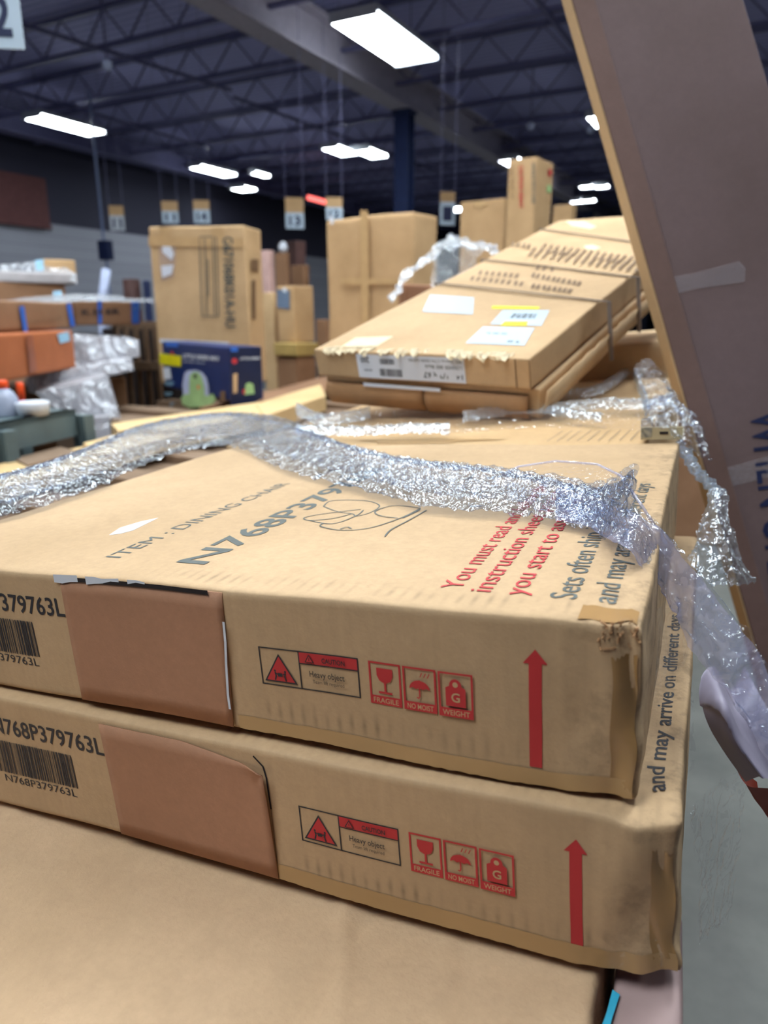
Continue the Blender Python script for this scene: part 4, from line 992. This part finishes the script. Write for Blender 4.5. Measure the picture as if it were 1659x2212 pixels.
# ------------------------------------------------------------------ left-hand goods
# grey utility cart
def quadbox(pts_top, h, name, m, parent=None): return obj(name, prism(pts_top, h), m, parent)
hc = at(160, 885, 2.3).z
a, b = on(163, 884, hc), on(-40, 922, hc); dN = Vector((-(b-a).y, (b-a).x, 0)).normalized(); dN = dN if dN.dot(Fw) > 0 else -dN
r = thing('utility_cart', 'dark grey plastic cart at the left edge with bottles on top', 'cart', Matrix.Translation(Vector((a.x, a.y, 0))))
sh = lambda P: Vector((P.x-a.x, P.y-a.y, P.z))
quadbox([sh(b), sh(a), sh(a+dN*.3), sh(b+dN*.3)], .016, 'tray', M['cart'], r)
quadbox([sh(b), sh(a), sh(a+dN*.03), sh(b+dN*.03)], .085, 'front_panel', M['cart'], r)
quadbox([sh(a), sh(a+dN*.3), sh(a+dN*.3+(b-a)*.02), sh(a+(b-a)*.02)], .085, 'side_panel', M['cart'], r)
for p in (a+(b-a)*.02, a+(b-a)*.9, a+dN*.26, b+dN*.26):
    q = sh(p); obj('leg', boxes(((q.x-.03, q.y+.01, .02), (q.x+.03, q.y+.05, hc-.02))), M['cart'], r)
quadbox([sh(Vector((p.x, p.y, .35))) for p in (b, a, a+dN*.3, b+dN*.3)], .04, 'lower_shelf', M['cart'], r)
def bottle(x, y0, y1, w, label, cap, body, name='bottle', capw=.5, split=.25):
    P = on(x, y1, hc) ; z = dep(P); h = (y1-y0)/FPX*z*1.02; rr = w/2/FPX*z
    r = thing(name, label, 'bottle', Matrix.Translation(P)); bm = bmesh.new()
    lathe_bm(bm, [(rr*.95, 0), (rr, h*.05), (rr, h*(1-split)*.6), (rr*.75, h*(1-split)*.85), (rr*capw, h*(1-split))]); obj('bottle_body', bm, M[body], r, True)
    bm = bmesh.new(); lathe_bm(bm, [(rr*capw*1.1, h*(1-split)), (rr*capw*1.15, h*(1-split*.2)), (rr*capw, h)]); obj('cap', bm, M[cap], r, True)
bottle(12, 824, 898, 58, 'clear plastic bottle with orange cap at the left edge of the grey cart', 'orange', 'bottle', split=.22, capw=.42)
bottle(50, 828, 886, 22, 'slim bottle with tall orange nozzle on the grey cart', 'orange', 'pink', split=.62, capw=.62)
P = on(72, 896, hc); bm = bmesh.new(); lathe_bm(bm, [(.045, 0), (.05, .035), (.048, .04)], P); tag(obj('white_tub', bm, M['white'], None, True), 'low white tub beside the orange nozzle on the grey cart', 'tub')
# long cartons with blue tape, orange-brown carton, wrapped goods
r, lf, rf = cbox(152, 712, 792, 3.9, 62, 158, -60, 'x', 'x', 'kraft_orange', base=.9) if False else (None,)*3
def slab(px_r, yt_r, yb_r, z_r, px_l, yt_l, z_l, depth, name, label, m, base=None, cat='cardboard box', group=None):
    """long load: its front face runs from the right-hand end to the left-hand end at the same height"""
    A_ = at(px_r, yt_r, z_r); B_ = at(px_l, yt_l, z_l); B_.z = A_.z; ux = (A_-B_); ux.z = 0; L_ = ux.length; ux.normalize(); uy = Vector((-ux.y, ux.x, 0))
    bot = base if base is not None else A_.z-(yb_r-yt_r)/FPX*z_r*1.02
    Mx_ = Matrix(((ux.x, uy.x, 0, B_.x), (ux.y, uy.y, 0, B_.y), (0, 0, 1, bot), (0, 0, 0, 1)))
    root = thing(name, label, cat, Mx_, group); hh = A_.z-bot
    obj('box_body', carton_bm(L_, depth, hh, (12, 6, 6), .01, wobble(.004, 3, random.random()*9)), M[m] if isinstance(m, str) else m, root, True)
    Mi = Mx_.inverted()
    def lf(x, y, k_=0):
        d = ray(x, y); t_ = (A_-CAM).dot(uy)/d.dot(uy); P = CAM+d*t_-uy*(.008+k_); return Mi @ P
    return root, lf
r, lf = slab(156, 713, 790, 3.6, -160, 772, 2.3, .4, 'orange_brown_carton', 'orange-brown carton with a pale blue label at the left edge', 'kraft_orange')
i = Ink(lf); i.poly([(120, 722), (145, 715), (148, 736), (126, 742)], M['blue_label']); i.done('blue_label', r, 'pale blue label'); 
i = Ink(lf); i.poly([(52, 725), (66, 723), (76, 800), (60, 806)], plain('rust_tape', srgb(160, 84, 46), .4)); i.done('packing_tape', r)
r, lf = slab(158, 655, 706, 3.8, -160, 672, 2.5, .5, 'long_taped_carton', 'long brown carton with blue tape straps resting above the orange-brown carton', 'kraft_dark')
for x in (38, 140):
    i = Ink(lf); i.poly([(x, 662 if x < 60 else 656), (x+10, 661 if x < 60 else 655), (x+19, 718 if x < 60 else 704), (x+10, 720 if x < 60 else 706)], M['blue_tape']); i.done('blue_tape', r, 'blue tape strap')
i = Ink(lf); ptext(i, 'FURNITURE 201', (62, 700), (130, 690), 8, M['ink_brown']); i.done('printed_lettering', r)
r, lf = slab(300, 652, 699, 4.1, 159, 655, 3.85, .5, 'blue_taped_carton', 'long brown carton with blue tape and black lettering, end beside the tall printed carton', 'kraft_dark')
for x, w in ((209, 9), (282, 17)):
    i = Ink(lf); i.poly([(x, 650), (x+w, 650), (x+w+1, 698), (x+2, 700)], M['blue_tape']); i.done('blue_tape', r, 'blue tape strap')
i = Ink(lf); ptext(i, 'K H ER', (176, 680), (258, 678), 11, M['ink_black'], .02); i.done('printed_lettering', r)
i = Ink(lf); i.poly([(284, 652), (300, 652), (301, 668), (286, 669)], M['blue_label']); i.done('blue_label', r, 'pale blue label')
# white film layer on the long cartons and stacked wrapped cartons above
O7 = at(150, 640, 4.0)
r7 = thing('white_film_sheet', 'whitish film pulled over the long taped cartons on the left', 'stretch film', Matrix.Translation(O7))
crumple('film_layer', [[at(x, y, 4.3)-O7 for x, y in ((-20, 652), (80, 643), (180, 636), (300, 645), (330, 648))], [at(x, y, 3.78)-O7 for x, y in ((-20, 668), (80, 662), (180, 652), (300, 655), (330, 656))]], M['film_far'], .01, r7, 8, 61, 60, 12)
slab(140, 610, 655, 4.6, -60, 603, 4.2, .6, 'wrapped_brown_carton', 'brown wrapped carton above the long taped cartons on the left', 'kraft_dark')
slab(163, 562, 610, 4.8, 92, 568, 4.7, .4, 'tan_wrapped_carton', 'tan carton end on top of the wrapped pile at the left', 'kraft_far')
r, lf = slab(165, 590, 612, 4.6, -60, 578, 4.2, .3, 'film_wrapped_bundle', 'pale film-wrapped bundle lying between the wrapped cartons at the left', plain('pale_wrap', srgb(186, 180, 182), .35))
r8 = thing('crumpled_film', 'shiny crumpled film on top of the wrapped pile at the left', 'stretch film', Matrix.Translation(at(90, 595, 4.6)))
crumple('film_layer', [[at(x, y, 4.6)-at(90, 595, 4.6) for x, y in r_] for r_ in (((0, 572), (60, 570), (110, 578), (165, 590)), ((0, 598), (60, 602), (110, 604), (170, 612)))], M['film_far'], .03, r8, 12, 62, 90, 20, edge=.02)
tag(obj('blue_tag', prism([at(x, y, 4.55) for x, y in ((76, 562), (94, 560), (94, 583), (78, 583))], .004), M['blue_label']), 'pale blue tag on the wrapped pile at the left', 'tag')
tag(obj('blue_tag', prism([at(x, y, 4.45) for x, y in ((114, 629), (133, 628), (134, 645), (116, 647))], .004), M['blue_label']), 'pale blue tag just above the long taped cartons', 'tag')
# silver wrapped slabs
def skew(pts, z0, dz, label, seed, m='film_far', core='wrap_core'):
    """wrapped panel, front outline given in the picture, running back by dz"""
    P = [at(x, y, z0) for x, y in pts]; Q = [p+Vector((P[0].x, P[0].y, 0)).normalized()*dz for p in P]; O_ = P[0]
    r = thing('wrapped_bundle', label, 'wrapped bundle', Matrix.Translation(O_)); bm = bmesh.new(); A_ = [bm.verts.new(p-O_) for p in P]; B_ = [bm.verts.new(p-O_) for p in Q]; n_ = len(P)
    bm.faces.new(A_); bm.faces.new(B_[::-1])
    for q in range(n_): bm.faces.new([A_[q], B_[q], B_[(q+1) % n_], A_[(q+1) % n_]])
    obj('panels', bm, M[core], r)
    f0 = [P[0]-O_-Fw*.02, P[1]-O_-Fw*.02]; f1 = [P[-1]-O_-Fw*.02, P[2]-O_-Fw*.02]
    mid = lambda a, b, n: [a.lerp(b, q/(n-1)) for q in range(n)]
    crumple('film_layer', [mid(*f0, 4), mid(*f1, 4)], M[m], .02, r, 14, seed, 70, 24, edge=.01)
M['wrap_core'] = plain('wrap_core', srgb(168, 166, 172), .5, var=.15)
skew([(155, 722), (300, 735), (302, 770), (158, 800)], 3.7, .8, 'silvery wrapped panels right of the orange-brown carton, topmost', 71)
skew([(60, 818), (285, 775), (290, 800), (70, 850)], 3.5, .8, 'silvery wrapped panels sloping up to the right under the topmost ones', 72)
skew([(80, 850), (235, 815), (262, 905), (165, 925)], 3.2, .6, 'brightest crumpled film bundle right of the grey cart', 73)
skew([(168, 905), (238, 900), (240, 960), (168, 985)], 3.1, .5, 'grey wrapped block below the bright film bundle', 74, m='film_thin', core='wrap_core')
# standing crate of vertical slats
zc = 4.4; c = at(245, 700, zc); 
r = thing('slatted_crate', 'brown slatted timber crate left of the tall printed carton', 'crate', Matrix.Translation(Vector((c.x, c.y, 0)))); lo_ = at(245, 900, zc).z
for q in range(5):
    p = at(250+q*21, 705, zc); p2 = at(262+q*19, 900, zc); bm = bmesh.new(); bar_bm(bm, Vector((p.x-c.x, p.y-c.y, max(0, lo_))), Vector((p.x-c.x, p.y-c.y, p.z)), .032, .02); obj('slat', bm, M['wood_dark'], r)
for yy in (703, 790, 890):
    p = at(243, yy, zc+.03); p2 = at(345, yy-4, zc+.03); bm = bmesh.new(); bar_bm(bm, Vector((p.x-c.x, p.y-c.y, p.z)), Vector((p2.x-c.x, p2.y-c.y, p.z)), .03, .05); obj('rail', bm, M['wood_dark'], r)
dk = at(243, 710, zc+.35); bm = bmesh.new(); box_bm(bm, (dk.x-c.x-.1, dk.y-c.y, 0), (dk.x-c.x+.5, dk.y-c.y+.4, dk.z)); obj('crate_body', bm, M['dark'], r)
# base loads under the left goods
def foot_load(px, z, w, d, top, label, m='kraft_dark'):
    P = at(px, 800, z); plinth(P.x-w/2, P.y-d/2, P.x+w/2, P.y+d/2, top, label, m, rz=0)
foot_load(60, 4.1, .8, .7, 1.25, 'brown load under the long taped cartons on the left')
# white roll, barrels, switch box
bm = bmesh.new(); _p = at(222, 642, 6.0); tube_bm(bm, [(_p.x-.2, _p.y, .02), _p, at(229, 583, 6.0)], .04, 12); tag(obj('white_roll', bm, M['pipe_white'], None, True), 'upright white roll leaning below the blue switch box', 'roll')
for x, w, y, m, lab in ((283, 36, 603, 'brown', 'dark brown drum left of the tall printed carton'), (316, 16, 606, 'column', 'dark blue drum partly behind the tall printed carton')):
    P = at(x, y, 7.5); bm = bmesh.new(); rr = w/2/FPX*7.5; lathe_bm(bm, [(rr, 0), (rr*1.03, .02), (rr, .05), (rr, P.z-.02), (rr*.95, P.z)], (P.x, P.y, 0)); tag(obj('drum', bm, M[m], None, True), lab, 'drum')
P = at(228, 541, 11); r = thing('switch_box', 'blue electrical switch box on a thin conduit by the left wall', 'electrical box', Matrix.Translation(P))
obj('enclosure', boxes(((-.10, -.06, -.14), (.10, .06, .14)), ((-.085, -.07, -.12), (.085, -.06, .12))), M['column'], r); bm = bmesh.new(); tube_bm(bm, [(-.02, 0, .14), (-.02, 0, 4.74-P.z)], .018, 8); tube_bm(bm, [(0, 0, -P.z), (0, 0, -.14)], .02, 8); obj('conduit', bm, M['conduit'], r)

# ------------------------------------------------------------------ hanging aisle signs
def sign(x0, y0, x1, y1, z, txt, label, strip=None, tilt=0, ink='ink_navy', wires=True, card='white_blue'):
    c = at((x0+x1)/2, y1, z); w = (x1-x0)/FPX*z; h = (y1-y0)/FPX*z
    r = thing('aisle_sign', label, 'sign', Matrix.Translation(c) @ Matrix.Rotation(YAW+.12, 4, 'Z'))
    obj('card', boxes(((-w/2, 0, 0), (w/2, .006, h))), M[card], r)
    i = Ink(lambda u, v, k_: Vector((u, -.002-k_*6, v)))
    i.text(txt, -w*.32, h*.2, h*.6, M[ink], w*.64, bold=.03); i.done('number', r)
    hh = h
    if strip:
        sh_ = (y0-strip)/FPX*z; obj('cardboard_strip', boxes(((-w/2, .0, h), (w/2, .006, h+sh_))), M['kraft_far'], r); hh += sh_
    if wires:
        for s_ in (-.48, .48):
            bm = bmesh.new(); bar_bm(bm, (w*s_, .003, hh), (w*s_, .003, 5.26-c.z), .004); obj('wire', bm, M['steel_dark'], r)
    return r
sign(618, 462, 657, 494, 8.5, '13', 'hanging sign numbered 13 with a cardboard strip on top', 432)
sign(352, 458, 386, 482, 8.8, '11', 'hanging sign half hidden behind the tall printed carton, left one', 438)
sign(420, 455, 454, 482, 8.8, '14', 'hanging sign half hidden behind the tall printed carton, right one', 436)
sign(240, 468, 270, 498, 9.5, '11', 'faint grey hanging sign above the switch box', 448, card='wall_grey' if False else 'fixture')
sign(950, 440, 982, 486, 8.2, '1', 'hanging sign numbered 1 beside the large plain carton', 420)
sign(705, 450, 740, 475, 9.0, '12', 'hanging sign hidden behind the large plain carton, only its strip showing', 430)
c = at(-60, 104, 2.4); w = 110/FPX*2.4
r = sign(-60, -20, 50, 104, 2.4, '12', 'large white hanging sign with a blue number 2 at the top left corner')
# red neon tube sign
P = at(684, 431, 17); r = thing('red_light', 'small glowing red tube light above the large plain carton', 'light', Matrix.Translation(P)); bm = bmesh.new()
tube_bm(bm, [Rt*-.22+Vector((0, 0, .05)), Rt*.22-Vector((0, 0, .06))], .05, 10); obj('tube', bm, M['neon'], r, True); bm = bmesh.new(); bar_bm(bm, (0, 0, .05), (0, 0, 5.26-P.z), .01); obj('hanger', bm, M['steel_dark'], r)
# small ceiling cameras and sprinkler heads
for x, y, z, lab in ((231, 140, 8, 'small white dome camera under the ceiling, upper left'), (1146, 272, 11, 'small pale dome camera under the ceiling right of the beam'), (1276, 280, 10.5, 'small pale bracket hanging beside the leaning carton')):
    P = at(x, y, z); r = thing('dome_camera', lab, 'camera', Matrix.Translation(P)); bm = bmesh.new(); lathe_bm(bm, [(.01, -.06), (.04, -.04), (.055, 0), (.055, .03), (.03, .05)], n=14); obj('dome', bm, M['pipe_white'], r, True)
    bm = bmesh.new(); bar_bm(bm, (0, 0, .04), (0, 0, 5.26-P.z), .015); obj('mount', bm, M['steel_dark'], r)
